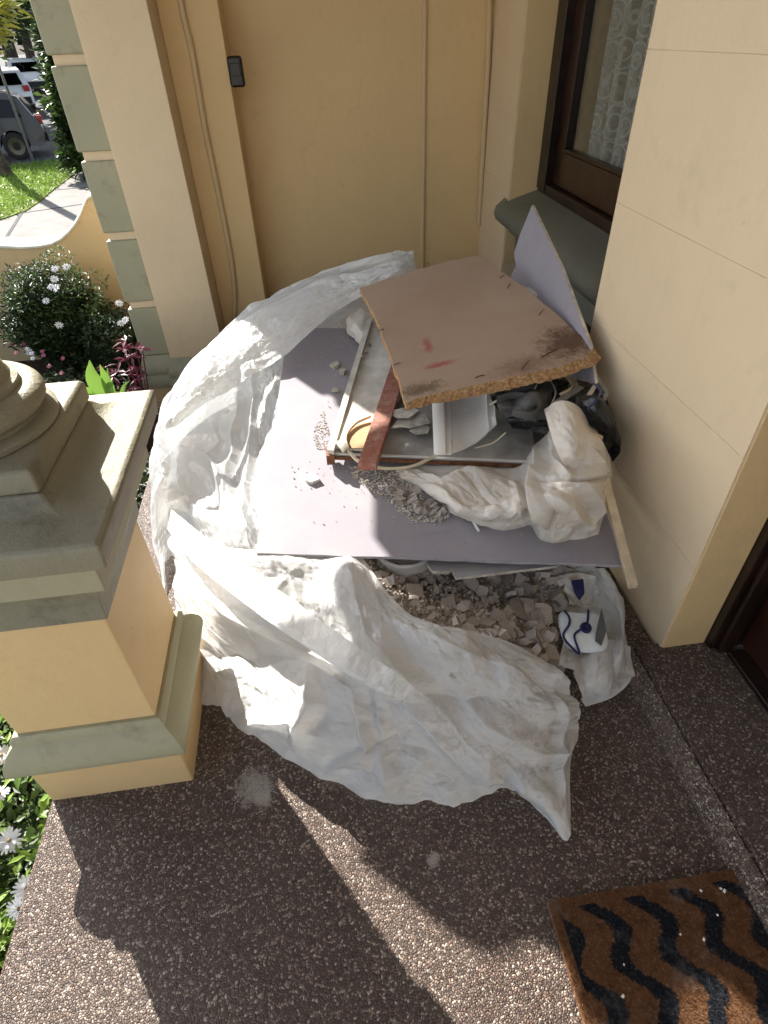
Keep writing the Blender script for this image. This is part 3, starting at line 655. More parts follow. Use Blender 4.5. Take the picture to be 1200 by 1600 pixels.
# porch ceiling, lintel, and an added unseen blocker shaped to throw the wavy shadow (all above or beside the frame)
cl = MB(); cl.box(-1.25, 1.75, -2.6, 4.85, 3.35, 3.6); tag(cl.build('porch_ceiling', 'ceiling'), 'pale porch ceiling overhead', kind='structure')
kk = 1 / math.tan(SUN_EL)
def back(p, xx):
    d = np.array([SX, SY, 1 / kk]); p = np.array(p, float); return p + d * ((xx - p[0]) / SX)
bx = -1.2
BR = [back(atz(x, y, z_), bx) for x, y, z_ in ((575, 1342, 0), (640, 1388, 0), (700, 1440, 0), (745, 1472, 0), (785, 1492, 0), (812, 1484, 0), (830, 1473, 0), (850, 1472, 0), (875, 1480, 0), (903, 1500, 0), (925, 1535, 0), (938, 1590, 0))]
BR2 = [back(atz(x, y, z_), bx) for x, y, z_ in ((1065, 1600, 0), (1100, 1572, 0), (1142, 1542, 0), (1165, 1555, 0), (1198, 1582, 0))]
BR3 = [back(atz(x, y, z_), bx) for x, y, z_ in ((600, 770, .36), (597, 838, .35), (628, 876, .34), (548, 925, .315), (562, 1000, .30), (575, 1120, .17), (600, 1215, .08), (606, 1275, 0))]
top = [(bx, BR[-1][1] + .02, BR[-1][2] + .10), (bx, BR2[0][1] - .05, BR2[0][2] + .03)]
poly = [tuple(p) for p in BR] + top + [tuple(p) for p in BR2] + [(bx, 3.3, BR2[-1][2] + .8), (bx, 4.06, BR2[-1][2] + .8), (bx, 4.06, BR3[0][2] + .22)] + [tuple(p) for p in BR3]
BLOCKER = MB(); BLOCKER.prism(poly, (-.03, 0, 0)); o = BLOCKER.build('sun_blocker', 'green', bevel=.004)
tag(o, 'unseen blocker added beside the square pillar to throw the wavy floor shadow', 'bracket')
# ------------------------------------------------------------------ garden
gw = thing('garden_wall', (-3, 5.2, GZ), 'low cream front garden wall with swooping white coping', 'wall')
tp = [(-9, .36), (-3.0, .36)] + [(aty(x, y, 5.2)[0], aty(x, y, 5.2)[2]) for x, y in ((0, 382), (30, 384), (60, 382), (80, 378), (95, 370), (108, 358), (118, 345), (126, 330), (131, 316), (136, 306), (142, 303), (150, 303))] + [(-1.0, .66)]
tp = [p for p in tp]; tp.sort()
b = MB(); b.prism([(x, 5.2, z - .02) for x, z in tp] + [(-1.0, 5.2, -1.1), (-9, 5.2, -1.1)], (0, .2, 0)); b.build('wall_body', 'gardenwall', gw)
b = MB(); b.rings([[(x, 5.185, z - .022), (x, 5.183, z - .008), (x, 5.2, z + .004), (x, 5.40, z + .004), (x, 5.417, z - .008), (x, 5.415, z - .022)] for x, z in tp]); b.build('coping', 'whitecap', gw, smooth=True)
def blob(n, c_, r, seed=0, shell=.35):
    p = RNG.normal(0, 1, (n, 3)); p /= np.linalg.norm(p, axis=1, keepdims=True)
    rad = RNG.uniform(shell, 1, n) ** .6; lump = 1 + .22 * np.sin(p[:, 0] * 5 + seed) * np.cos(p[:, 1] * 4 + seed) + .15 * np.sin(p[:, 2] * 7 + seed * 2)
    return np.array(c_) + p * (rad * lump)[:, None] * np.array(r)
def flower(name, pos, r, npet, mt, parent, nrm=(0, -.4, 1), petw=.28, label=None):
    nv = Vector(nrm).normalized(); q = nv.to_track_quat('Z', 'Y').to_matrix(); b = MB(); pos = Vector(pos)
    for k in range(npet):
        a = 6.28318 * k / npet + random.uniform(-.08, .08); L = r * random.uniform(.88, 1.08); c_, s_ = math.cos(a), math.sin(a); w_ = r * petw * random.uniform(.8, 1.1); lift = random.uniform(-.05, .15) * r
        P = lambda rr, t_, z: pos + q @ Vector((c_ * rr - s_ * t_, s_ * rr + c_ * t_, z))
        b.quad(P(.1 * r, -w_ * .2, 0), P(L * .55, -w_ * .5, lift), P(L * .92, -w_ * .35, lift * .6), P(L, 0, lift * .3), P(L * .92, w_ * .35, lift * .6), P(L * .55, w_ * .5, lift), P(.1 * r, w_ * .2, 0))
    o = b.build(name, mt, parent)
    c2_ = MB(); rs = [[pos + q @ Vector((r * .17 * m_ * math.cos(6.283 * k / 10), r * .17 * m_ * math.sin(6.283 * k / 10), z * r)) for k in range(10)] for m_, z in ((1, .0), (.9, .08), (.5, .13), (.05, .14))]
    c2_.rings(rs); c2_.build('flower_centre', 'yolk', o, smooth=True)
    return o
sh = thing('daisy_shrub', (-2.05, 4.75, GZ), 'dark green daisy bush with small white flowers against the garden wall', 'shrub')
SC = (-2.0, 4.75, -.12)
leaves('foliage', np.concatenate([blob(14000, SC, (.38, .30, .36), 1), blob(5000, (-1.55, 4.6, -.3), (.3, .3, .3), 2)]), .05, .008, 'leafdark', sh, 1.0)
leaves('foliage', blob(1500, (-1.9, 4.72, .02), (.36, .28, .34), 3, .8), .05, .007, 'leafmid', sh, 1.2)
b = MB()
for k in range(9):
    a = random.uniform(0, 6.28); b.tube([(-2.0, 4.8, GZ), (-2.0 + .2 * math.cos(a), 4.8 + .15 * math.sin(a), -.35), (-2.0 + .38 * math.cos(a), 4.8 + .25 * math.sin(a), -.05)], [.012, .008, .004], 5)
b.build('stem', 'trunk', sh)
for (x, y) in ((86, 420), (104, 417), (85, 436), (80, 448), (88, 450), (186, 474), (92, 508), (196, 500), (189, 540 - 35), (72, 470), (46, 500 + 50)):
    p = aty(x, y, 4.42); flower('flower', p, .030, 9, 'petal', sh, (random.uniform(-.4, .4), -.6, .8), .45)
    if y < 460: MB().tube([p, p + np.array([.01, .12, -.12])], .003, 4).build('stem', 'leafdark', sh)
pk = thing('pink_flower_bed', (-2.2, 4.0, GZ), 'low dark plants with small pink and white flowers beside the bush', 'plants')
leaves('foliage', np.concatenate([blob(5000, (-2.2, 3.95, -.47), (.6, .5, .2), 4), blob(4500, (-1.75, 3.6, -.42), (.55, .5, .27), 5), blob(900, (-2.6, 4.4, -.5), (.3, .3, .15), 9)]), .05, .008, 'leafdark', pk, 1.0)
for i_, (x, y) in enumerate(((42, 545), (50, 552), (20, 538), (37, 537), (68, 555), (77, 572), (96, 583), (25, 551), (51, 560), (66, 549), (10, 520), (30, 512), (38, 508), (98, 560))):
    flower('flower', atz(x, y, -.16 - .02 * (i_ % 3)), .018, 7, 'petal' if i_ in (0, 1, 8, 11, 12) else 'pink', pk, (0, -.5, .8), .5)
pu = thing('purple_leaf_plant', (-1.25, 3.55, GZ), 'trailing purple leaved plant beside the pillar foot', 'plant')
b = MB(); stems = []
for (x, y) in ((196, 532), (212, 543), (205, 558), (192, 545), (198, 560), (165, 573), (184, 580), (200, 586), (216, 590), (214, 575), (222, 545), (176, 588)):
    p = aty(x, y, 3.5 + random.uniform(-.1, .1)); stems.append(p); b.tube([(-1.15 + random.uniform(-.08, .08), 3.5, GZ), (p[0] * .5 - .57, 3.5, (p[2] + GZ) * .5), p], .004, 4)
b.build('stem', 'leafpurple', pu)
for p in stems: leaves('leaf', np.array([p] * 6), .075, .011, 'leafpurple', pu, .5)
leaves('leaf', blob(70, (-1.2, 3.55, -.3), (.12, .2, .2), 6), .07, .010, 'leafpurple', pu, .7)
bl = thing('strap_leaf_plant', (-1.3, 3.1, GZ), 'bright green broad strap leaf plant behind the pier cap', 'plant')
def strap(pts, wds, parent):
    P = catmull(np.array(pts, float), np.linspace(0, len(pts) - 1, 14)); W_ = np.interp(np.linspace(0, 1, 14), np.linspace(0, 1, len(wds)), wds); b = MB(); rs = []
    for k in range(14):
        d = P[min(k + 1, 13)] - P[max(k - 1, 0)]; s_ = np.cross(d, [0, -1, .6]); s_ /= np.linalg.norm(s_) + 1e-9; up_ = np.array([0, -.3, .4]) * W_[k]
        rs.append([P[k] - s_ * W_[k] + up_, P[k], P[k] + s_ * W_[k] + up_])
    b.rings(rs, close=False, cap=False); b.build('leaf', 'leafbroad', parent, smooth=True)
base = aty(178, 640, 2.95)
for tipx, tipy, midx, midy, wd in ((140, 563, 152, 600, .045), (156, 570, 170, 602, .03), (130, 600, 138, 612, .02), (136, 622, 148, 624, .022), (190, 612, 184, 620, .02), (202, 595, 192, 612, .012), (168, 575, 172, 610, .022), (150, 618, 158, 622, .018), (155, 622, 160, 628, .018)):
    strap([base + np.array([random.uniform(-.04, .04), 0, -.1]), aty(midx, midy, 2.93), aty(tipx, tipy, 2.9 + random.uniform(-.05, .08))], [wd * .7, wd, .002], bl)
# shaded plants below the slab edge, seen in the gap beside the sheet
dk = leaves('ground_cover', np.concatenate([blob(5000, (-1.3, 2.5, -.45), (.4, .7, .2), 7), blob(2500, (-1.4, 1.6, -.42), (.35, .7, .2), 7)]), .05, .012, 'leafdark', None, .8)
tag(dk, 'dark low leaves growing below the porch edge', 'ground cover', kind='stuff')
# near daisies at the lower left
nd = thing('white_daisy_plant', (-1.15, .6, GZ), 'sunlit bright green daisy plant with large white flowers at the lower left', 'plant')
nf = np.concatenate([blob(5200, (-1.2, .9, -.28), (.36, .6, .24), 8), blob(4500, (-1.15, .3, -.28), (.3, .5, .24), 9)]); nf = nf[nf[:, 0] < -.84]
leaves('foliage', nf, .045, .010, 'leafmid', nd, 1.1)
nf = np.concatenate([blob(2200, (-1.18, .75, -.22), (.34, .62, .22), 8, .8), blob(1200, (-1.1, .3, -.25), (.27, .5, .24), 9, .8)]); nf = nf[nf[:, 0] < -.85]
leaves('foliage', nf, .05, .011, 'leafbright', nd, 1.1)
for (x, y, r, nr) in ((14, 1313, .034, (.2, -.5, .8)), (42, 1388, .034, (.35, -.5, .7)), (30, 1420, .030, (.1, -.7, .6)), (2, 1180, .030, (.2, -.3, .9)), (0, 1240, .026, (0, 0, 1))):
    p = atz(x, y, -.05); flower('flower', p, r, 19, 'petal', nd, nr, .24)
    MB().tube([p, p + np.array([-.01, .02, -.2])], .002, 4).build('stem', 'leafmid', nd)

# tall dark hedge just left of the pillar
hd = thing('tall_hedge', (-4.4, 17, -1), 'tall dark clipped hedge between the footpath and the pillar', 'hedge')
hp = []
pq = [(66, -30), (100, -30), (150, 290), (120, 262), (98, 215), (92, 150), (78, 90), (66, 40)]
while len(hp) < 15000:
    x, y = RNG.uniform(55, 160), RNG.uniform(-60, 300)
    if pip(x + RNG.normal(0, 4), y, [(60, -60), (230, -60), (230, 300), (146, 272), (118, 262), (100, 235), (92, 190), (72, 100), (62, 40)]): hp.append(aty(x, y, RNG.uniform(16.5, 17.6)))
leaves('foliage', hp, .22, .055, 'hedgeleaf', hd, .8)
leaves('foliage', [p - np.array([0, .3, 0]) for p in hp[:1500]], .2, .05, 'leafdark', hd, .8)
leaves('foliage', [aty(95 + RNG.uniform(-30, 20), 60 + RNG.uniform(-90, 120), 16.2) for _ in range(260)], .2, .05, 'leafmid', hd, .8)
leaves('foliage', [aty(RNG.uniform(98, 146), 238 + RNG.uniform(-10, 30) + 0, 16.3) for _ in range(260)], .3, .045, 'leafmid', hd, .5)
MB().box(-4.1, -1, 17.6, 18.6, -1, 3.2).build('core', 'hedgeleaf', hd)
b = MB(); b.tube([(-3.6, 17.2, -1), (-3.5, 17.2, .3), (-3.4, 17.1, 1.5)], [.06, .05, .03], 6); b.build('stem', 'trunk', hd)

# street pole, verge tree trunk
pp = [atz(155 / 3, 755 / 3, -.985)] ; q0 = atz(52, 252, -.985)
sp = thing('street_pole', q0, 'thin grey sign pole on the grass verge in front of the dark car', 'pole')
MB().tube([q0, q0 + np.array([0, 0, 3.2])], .035, 10).build('post', 'pole', sp, smooth=True)
a_ = q0 + np.array([0, 0, 2.75]); MB().box(a_[0] - .25, a_[0] + .25, a_[1] - .06, a_[1] - .045, a_[2], a_[2] + .4).build('sign_plate', 'white', sp)
t0 = atz(8, 275, -.985)
vt = thing('verge_tree', t0, 'slim verge tree trunk at the left edge of the grass', 'tree')
MB().tube([t0 + np.array([.05, 0, -.05]), t0 + np.array([0, 0, .5]), t0 + np.array([-.25, .1, 1.6]), t0 + np.array([-.4, .3, 8.5])], [.17, .13, .12, .05], 10).build('trunk', 'trunk', vt, smooth=True)
cr = blob(2500, t0 + np.array([-.4, .4, 8.5]), (1.4, 1.4, 1.0), 3, .3); leaves('crown', cr, .22, .05, 'leafmid', vt, .5)
def far_tree(px, Y, h, r, label, mt='leafdark', n=3500, grp='trees along the far side of the street', lift=0):
    p = aty(px, 100, Y); z0 = gnd(p[0], Y); t = thing('street_tree', (p[0], Y, z0), label, 'tree', grp)
    MB().tube([(p[0], Y, z0), (p[0] + .2, Y, z0 + h * .3), (p[0] - .1, Y, z0 + h * .6)], [r * .11, r * .08, r * .04], 8).build('trunk', 'trunk', t, smooth=True)
    leaves('crown', np.concatenate([blob(n, (p[0], Y, z0 + h * .62 + lift), (r, r, h * .36), 4), blob(n // 3, (p[0] + r * .4, Y - 1, z0 + h * .45), (r * .6, r * .6, h * .2), 5)]), .45, .14, mt, t, .5)
far_tree(-60, 30, 8, 3.2, 'large dark street tree at the far left edge'); far_tree(20, 52, 11, 4.5, 'dark broad tree behind the parked white cars')
far_tree(75, 75, 13, 6, 'dense tree furthest down the street', 'hedgeleaf'); far_tree(48, 40, 9, 2.6, 'tree with leafy crown overhanging the white hatchback', 'leafmid', 1800)
far_tree(-25, 62, 12, 5, 'dark tree at the far end of the street on the left', 'hedgeleaf'); far_tree(110, 46, 8, 4, 'dark tree hidden behind the clipped hedge', 'hedgeleaf')
ov = thing('overhanging_branch', aty(-40, -60, 9), 'yellow green leafy branch hanging in at the top left corner', 'branch')
leaves('leaf', [aty(RNG.uniform(-30, 12) , 45 + RNG.normal(0, 14), 9 + RNG.uniform(-.4, .4)) for _ in range(170)], .16, .035, 'yellowleaf', ov, .2)
leaves('leaf', [aty(RNG.uniform(-30, 30), 5 + RNG.normal(0, 10), 9 + RNG.uniform(-.4, .4)) for _ in range(150)], .16, .035, 'yellowleaf', ov, .2)
MB().tube([aty(-60, -40, 9), aty(-20, 10, 9), aty(8, 48, 9)], [.03, .02, .008], 6).build('twig', 'trunk', ov)

# parked cars
def car(loc, ang, paint, label, kind='suv', detail=True):
    t = thing('parked_car', loc, label, 'car', 'cars parked along the street'); t.rotation_euler = (0, 0, ang)
    def bld(b, nm, mt, par=None, sm=True, bev=0):
        me_o = b.build(nm, mt, None, smooth=sm, bevel=bev); me_o.parent = par or t; return me_o
    prof = [(-2.1, .35), (-2.15, .65), (-2.08, .9), (-1.98, 1.0), (-1.75, 1.42), (-1.5, 1.52), (-.6, 1.56), (.2, 1.5), (.95, 1.05), (1.85, .92), (2.1, .75), (2.15, .4), (2.05, .28), (1.75, .28)]
    for cx_ in (1.32, -1.32):
        prof += [(cx_ + .38 * math.cos(a), .32 + .38 * math.sin(a)) for a in np.linspace(0, math.pi, 9)]
    prof += [(-1.9, .28)]
    b = MB(); rs = []
    for y_, sc, zc in ((-.88, 1, 1), (-.9, 1, 1), (-.9, 1, 1), (.9, 1, 1), (.88, 1, 1)): pass
    def sec(y_, inset):
        out = []
        for x_, z_ in prof:
            k_ = max(0, (z_ - .95) / .6); yy_ = y_ * (1 - .22 * k_ * (1 if abs(y_) > .5 else 0)); out.append((x_ * (1 - inset), yy_, z_ - (.04 * inset * 10 if z_ > 1.3 else 0)))
        return out
    b.rings([sec(-.9, .01), sec(-.86, 0), sec(0, 0), sec(.86, 0), sec(.9, .01)]); bld(b, 'body', paint)
    for s_ in (-1, 1):
        b = MB(); pts = [(-1.7, .98), (-1.55, 1.36), (-.75, 1.44), (.15, 1.40), (.72, 1.02)]
        P3 = [(x_, s_ * (.9 * (1 - .22 * (z_ - .95) / .6) + .012), z_) for x_, z_ in pts]; b.prism(P3, (0, -s_ * .02, 0)); wn_ = bld(b, 'side_window', 'carglass', None, False)
        b = MB(); b.box(-.5, -.42, s_ * .86, s_ * .935, .98, 1.42) if False else b.prism([(-.5, s_ * .915, .98), (-.42, s_ * .915, .98), (-.46, s_ * .785, 1.44), (-.54, s_ * .785, 1.44)], (0, -s_ * .03, 0)); bld(b, 'window_post', paint, wn_, False)
        for cx_ in (1.32, -1.32):
            b = MB(); b.rings([[(cx_ + r_ * math.cos(6.283 * k / 20), s_ * y_, .32 + r_ * math.sin(6.283 * k / 20)) for k in range(20)] for r_, y_ in ((.3, .66), (.33, .7), (.33, .86), (.30, .89), (.22, .885))]); wh = bld(b, 'wheel', 'tyre')
            b = MB(); b.rings([[(cx_ + r_ * math.cos(6.283 * k / 20), s_ * y_, .32 + r_ * math.sin(6.283 * k / 20)) for k in range(20)] for r_, y_ in ((.215, .87), (.21, .895), (.05, .88))]); bld(b, 'rim', 'rim', wh)
        b = MB(); b.box(-2.17, -1.98, s_ * .62, s_ * .86, .78, .98) if s_ > 0 else b.box(-2.17, -1.98, -.86, -.62, .78, .98); bld(b, 'tail_light', 'carred', None, False, .02)
        b = MB(); b.box(1.95, 2.13, min(s_ * .55, s_ * .85), max(s_ * .55, s_ * .85), .68, .82); bld(b, 'headlight', 'white', None, False, .02)
        b = MB(); b.box(.62, .74, min(s_ * .92, s_ * 1.06), max(s_ * .92, s_ * 1.06), .98, 1.1); bld(b, 'mirror', paint, None, False, .02)
    b = MB(); b.prism([(-2.02, -.66, 1.0), (-2.02, .66, 1.0), (-1.79, .58, 1.38), (-1.79, -.58, 1.38)], (-.02, 0, .01)); bld(b, 'rear_window', 'carglass', None, False)
    b = MB(); b.prism([(.92, -.7, 1.08), (.92, .7, 1.08), (.25, .6, 1.47), (.25, -.6, 1.47)], (.02, 0, .02)); bld(b, 'windscreen', 'carglass', None, False)
    b = MB(); b.box(-2.19, -2.12, -.8, .8, .36, .6); bld(b, 'bumper', 'tyre', None, False, .02)
    b = MB(); b.box(-2.2, -2.185, -.22, .22, .62, .72); bld(b, 'number_plate', 'white', None, False)
    return t
pc = atz(22, 238, -1.0)
car((pc[0] - .75, pc[1] - 1.2, -.99), math.radians(197), 'cardark', 'dark hatchback parked beside the grass verge, nearest of the cars')
def far_car(px, py, Y, ang, label):
    p = aty(px, py, Y); car((p[0], Y, gnd(p[0], Y) + .02), ang, 'carwhite', label)
far_car(38, 110, 41, math.radians(112), 'white hatchback further down the street showing its rear')
far_car(0, 120, 33, math.radians(112), 'white car at the left frame edge, partly cut off behind the dark hatchback')
# ------------------------------------------------------------------ the rubbish pile
# big drop sheet: tub wall on the left and back
ds = thing('drop_sheet', (0, 1.2, 0), 'huge crumpled white plastic drop sheet wrapped round the pile of building rubble', 'drop sheet')
rowI = PZ([(430, 895, .27), (425, 872, .30), (428, 810, .315), (434, 740, .335), (440, 680, .355), (446, 625, .375), (455, 565, .40), (485, 525, .425), (545, 490, .46), (600, 455, .58), (655, 440, .64)])
row1 = PZ([(385, 893, .21), (385, 862, .27), (386, 800, .25), (390, 730, .26), (400, 665, .28), (412, 605, .32), (432, 560, .37), (465, 505, .43), (535, 470, .52), (600, 440, .66), (650, 430, .68)])
row2 = PZ([(318, 885, .12), (320, 835, .18), (305, 780, .20), (300, 712, .22), (308, 655, .27), (338, 595, .34), (385, 540, .42), (430, 492, .5), (520, 452, .59), (602, 422, .72), (650, 416, .72)])
row3 = PZ([(264, 870, .045), (266, 805, .14), (254, 762, .27), (246, 705, .35), (246, 652, .41), (275, 603, .46), (332, 528, .50), (400, 484, .56), (500, 434, .66), (603, 406, .76), (645, 406, .75)])
rowO = [np.array(p) for p in ((-.64, 1.5, .01), (-.67, 1.64, .02), (-.72, 1.78, .02), (-.76, 1.98, .02), (-.78, 2.15, .02), (-.76, 2.4, .02), (-.60, 2.75, .02), (-.32, 2.98, .02), (-.05, 3.12, .05), (.35, 3.15, .1), (.6, 3.15, .1))]
RS = [([(372, 605), (366, 680), (360, 760)], .03, 10, 26), ([(398, 580), (392, 660), (388, 800)], .026, 8, 14), ([(300, 700), (340, 735), (372, 850)], .03, 24, 14), ([(335, 725), (380, 800), (400, 838)], .02, 10, 16),
      ([(262, 665), (300, 640), (350, 625)], .02, 12, 20), ([(255, 770), (300, 790), (335, 820)], .025, 20, 16), ([(290, 690), (280, 740), (300, 800)], -.02, 22, 22), ([(330, 660), (345, 690), (325, 715)], .016, 10, 10)]
patch('sheet_side', [rowI, row1, row2, row3, rowO], 'plasticback', ds, 420, 300, edge=(.1, .1, 0, 0), size=(2.4, 1.3), crumple=((3.0, .04, 1), (6.5, .022, 2), (15, .011, 3), (34, .004, 4), (80, .0012, 5)), ridges=[(l_, a_ * 1.2, w1, w2) for l_, a_, w1, w2 in RS])
# folded-in top edge
fr_ = PZ([(262, 655, .43), (278, 606, .475), (334, 531, .515), (402, 487, .575), (500, 437, .675), (560, 425, .72), (612, 407, .775), (637, 408, .77)])
fm_ = PZ([(256, 672, .425), (300, 620, .46), (360, 558, .495), (425, 515, .55), (515, 458, .65), (570, 440, .70), (615, 416, .765), (638, 412, .765)])
fl_ = PZ([(252, 686, .40), (322, 630, .42), (385, 592, .44), (448, 552, .49), (530, 482, .60), (580, 455, .66), (618, 426, .745), (638, 418, .75)])
patch('folded_edge', [fr_, fm_, fl_], 'plastic', ds, 200, 60, edge=(.2, 0, 0, 0), size=(1.9, .35), crumple=((5, .028, 1), (12, .014, 2), (30, .005, 3)), zmin=.05)
# front drape
r0 = PZ([(264, 806, .12), (300, 826, .20), (345, 852, .25), (402, 860, .322), (480, 864, .328), (556, 866, .325), (605, 925, .31), (655, 972, .31), (735, 988, .30), (810, 1008, .26), (872, 1048, .19)])
ra = PZ([(262, 845, .08), (290, 862, .14), (345, 890, .22), (410, 900, .305), (480, 905, .315), (560, 930, .315), (620, 985, .315), (680, 1005, .32), (750, 1020, .30), (820, 1045, .25), (895, 1075, .16)])
r1 = PZ([(266, 880, .05), (285, 905, .10), (340, 950, .15), (410, 985, .19), (490, 1015, .22), (570, 1045, .25), (635, 1060, .27), (710, 1070, .265), (780, 1085, .24), (850, 1095, .19), (915, 1100, .12)])
r2 = PZ([(270, 925, .04), (292, 955, .10), (340, 1005, .14), (400, 1045, .17), (480, 1080, .185), (570, 1110, .19), (640, 1130, .18), (720, 1140, .17), (790, 1150, .155), (850, 1150, .13), (912, 1125, .08)])
r3 = PZ([(276, 965, .03), (300, 1010, .06), (335, 1060, .10), (392, 1095, .11), (470, 1140, .115), (565, 1180, .11), (640, 1195, .10), (720, 1205, .085), (790, 1210, .08), (850, 1205, .07), (908, 1150, .045)])
r4 = PZ([(286, 1000, .015), (312, 1085, .012), (350, 1110, .01), (385, 1140, .008), (455, 1190, .008), (550, 1235, .008), (640, 1254, .008), (730, 1254, .008), (806, 1244, .008), (888, 1312, .01), (899, 1185, .015)])
RF = [([(552, 884), (562, 940), (582, 1000), (640, 1062), (705, 1125), (770, 1198)], .030, 26, 70), ([(330, 930), (400, 985), (470, 1030), (530, 1062)], .03, 14, 30),
      ([(305, 1030), (350, 1010), (420, 1015), (480, 1035)], -.035, 40, 45), ([(380, 1135), (420, 1120), (470, 1125), (492, 1050)], .03, 20, 22), ([(492, 1050), (488, 1100), (465, 1160)], .03, 24, 12),
      ([(555, 1078), (566, 1130), (578, 1170), (515, 1202)], .028, 22, 12), ([(592, 1068), (598, 1130), (604, 1236)], .022, 26, 16), ([(640, 1100), (690, 1160), (745, 1215)], .022, 30, 18),
      ([(790, 1190), (830, 1240), (886, 1300)], .02, 24, 16), ([(600, 965), (690, 1010), (790, 1050), (880, 1095)], .02, 18, 50), ([(700, 1080), (760, 1130), (840, 1170), (895, 1180)], .024, 34, 26),
      ([(640, 1075), (720, 1100), (800, 1090), (885, 1080)], -.02, 30, 30), ([(285, 850), (300, 930), (312, 1010), (330, 1060)], .024, 12, 26), ([(540, 1180), (620, 1150), (700, 1180)], -.016, 24, 24),
      ([(865, 1060), (880, 1120), (868, 1200), (885, 1290)], .022, 22, 12)]
patch('sheet_front', [r0, ra, r1, r2, r3, r4], 'plastic', ds, 420, 280, edge=(.12, .12, 0, 0), size=(1.6, .85), crumple=((3.6, .050, 1), (7.5, .034, 2), (15, .012, 3), (34, .0035, 4), (80, .0012, 5)), ridges=[(l_, a_ * 1.45, w1, w2) for l_, a_, w1, w2 in RF], wob=.035)
# hem: a doubled edge lying across the front
h0 = PZL(.035, [(268, 796, .20), (320, 838, .25), (380, 880, .285), (440, 925, .30), (500, 968, .31), (560, 1012, .32), (610, 1045, .325), (648, 1075, .31)])
h1 = PZL(.035, [(262, 815, .195), (305, 862, .245), (365, 908, .275), (425, 955, .29), (485, 998, .30), (545, 1040, .31), (595, 1072, .31), (632, 1092, .295)])
h2 = PZL(.055, [(260, 826, .15), (300, 876, .21), (358, 924, .24), (418, 970, .26), (480, 1012, .27), (540, 1052, .28), (592, 1080, .28), (630, 1098, .27)])
patch('hem', [h0, h1, h2], 'plastic', ds, 320, 40, edge=(0, 0, 0, 0), size=(1.2, .07), crumple=((9, .010, 1), (26, .006, 2), (60, .003, 3)), zmin=.05)
# right-hand loose end round the dust mask
e0 = PZ([(872, 1040, .19), (880, 1000, .15), (885, 955, .14), (880, 910, .16), (905, 885, .2)])
e1 = PZ([(890, 1050, .16), (925, 1010, .09), (950, 970, .10), (935, 915, .16), (925, 885, .2)])
e2 = PZ([(905, 1085, .10), (955, 1045, .13), (975, 990, .15), (962, 930, .15), (943, 890, .2)])
e3 = PZ([(915, 1105, .02), (965, 1085, .03), (990, 1045, .05), (968, 960, .03), (950, 905, .05)])
patch('sheet_end', [e0, e1, e2, e3], 'plastic', ds, 90, 80, edge=(.1, .1, 0, 0), size=(.5, .35), crumple=((7, .035, 1), (14, .016, 2), (34, .006, 3)))
f0 = PZ([(905, 1030, .13), (950, 1000, .13), (985, 1010, .08)]); f1 = PZ([(905, 1075, .12), (950, 1060, .12), (992, 1053, .06)]); f2 = PZ([(920, 1095, .03), (950, 1085, .05), (990, 1056, .045)])
patch('sheet_corner', [f0, f1, f2], 'plastic', ds, 60, 50, size=(.25, .2), crumple=((9, .02, 1), (20, .008, 2)), zmin=.01)

# rubble bed that everything sits on
bedp = [(560, 868, .26), (600, 868, .27), (680, 868, .27), (760, 868, .25), (830, 868, .22), (900, 868, .2)]
bd = [PZ([(540, 840, .27), (640, 840, .27), (740, 840, .27), (830, 845, .24), (900, 850, .2)]), PZ([(575, 885, .285), (650, 900, .24), (740, 900, .22), (820, 900, .2), (885, 905, .16)]),
      PZ([(600, 920, .29), (665, 940, .24), (740, 945, .20), (810, 950, .17), (875, 960, .12)]), PZ([(640, 965, .28), (690, 970, .25), (745, 975, .23), (805, 985, .19), (872, 1015, .12)]), PZ([(655, 985, .26), (700, 995, .25), (760, 1005, .24), (810, 1020, .2), (865, 1050, .14)])]
bdA = np.array(bd)
bed = patch('rubble_bed', bd, 'plasterdark', None, 90, 70, size=(.7, .5), crumple=((14, .02, 1), (34, .012, 2), (80, .006, 3)), zmin=.02)
tag(bed, 'dusty heap of fine plaster rubble filling the sheet', 'rubble', kind='stuff')
def shard_mesh(name, n, thick, mt, rough=.3, seed=0):
    rr = random.Random(seed); a0 = rr.uniform(0, 6.28); b = MB(); P = []
    for k in range(n):
        a = a0 + 6.28318 * (k + rr.uniform(-.3, .3)) / n; r_ = rr.uniform(1 - rough * 1.6, 1); P.append((r_ * math.cos(a), r_ * math.sin(a) * rr.uniform(.7, 1), 0))
    bot = [(x * .9 + rr.uniform(-.08, .08), y * .9 + rr.uniform(-.08, .08), -thick * rr.uniform(.8, 1.2)) for x, y, _ in P]; top_ = [(x, y, rr.uniform(-.06, .06)) for x, y, _ in P]
    b.rings([bot, top_]); o = b.build(name, mt); me = o.data; bpy.data.objects.remove(o); return me
SH = [shard_mesh('plaster_shard', random.choice((4, 5, 6)), random.choice((.35, .5, .8)), m_, .3, k) for k in range(10) for m_ in ('plaster', 'plasterwarm', 'plasterdark')]
def put(me, name, p, s, tilt=.6, parent=None, label=None, cat=None, group=None, rz=None):
    o = bpy.data.objects.new(name, me); C.objects.link(o); o.location = p; o.scale = (s, s, s)
    o.rotation_euler = (random.gauss(0, tilt), random.gauss(0, tilt), random.uniform(0, 6.28) if rz is None else rz); return tag(o, label, cat, group)
def bedpos(a, b_):
    r, c = bdA.shape[:2]; tv = min(a * (r - 1), r - 1.001); tu = min(b_ * (c - 1), c - 1.001); i_, j_ = int(tv), int(tu); fv, fu = tv - i_, tu - j_
    return (bdA[i_, j_] * (1 - fu) + bdA[i_, j_ + 1] * fu) * (1 - fv) + (bdA[i_ + 1, j_] * (1 - fu) + bdA[i_ + 1, j_ + 1] * fu) * fv
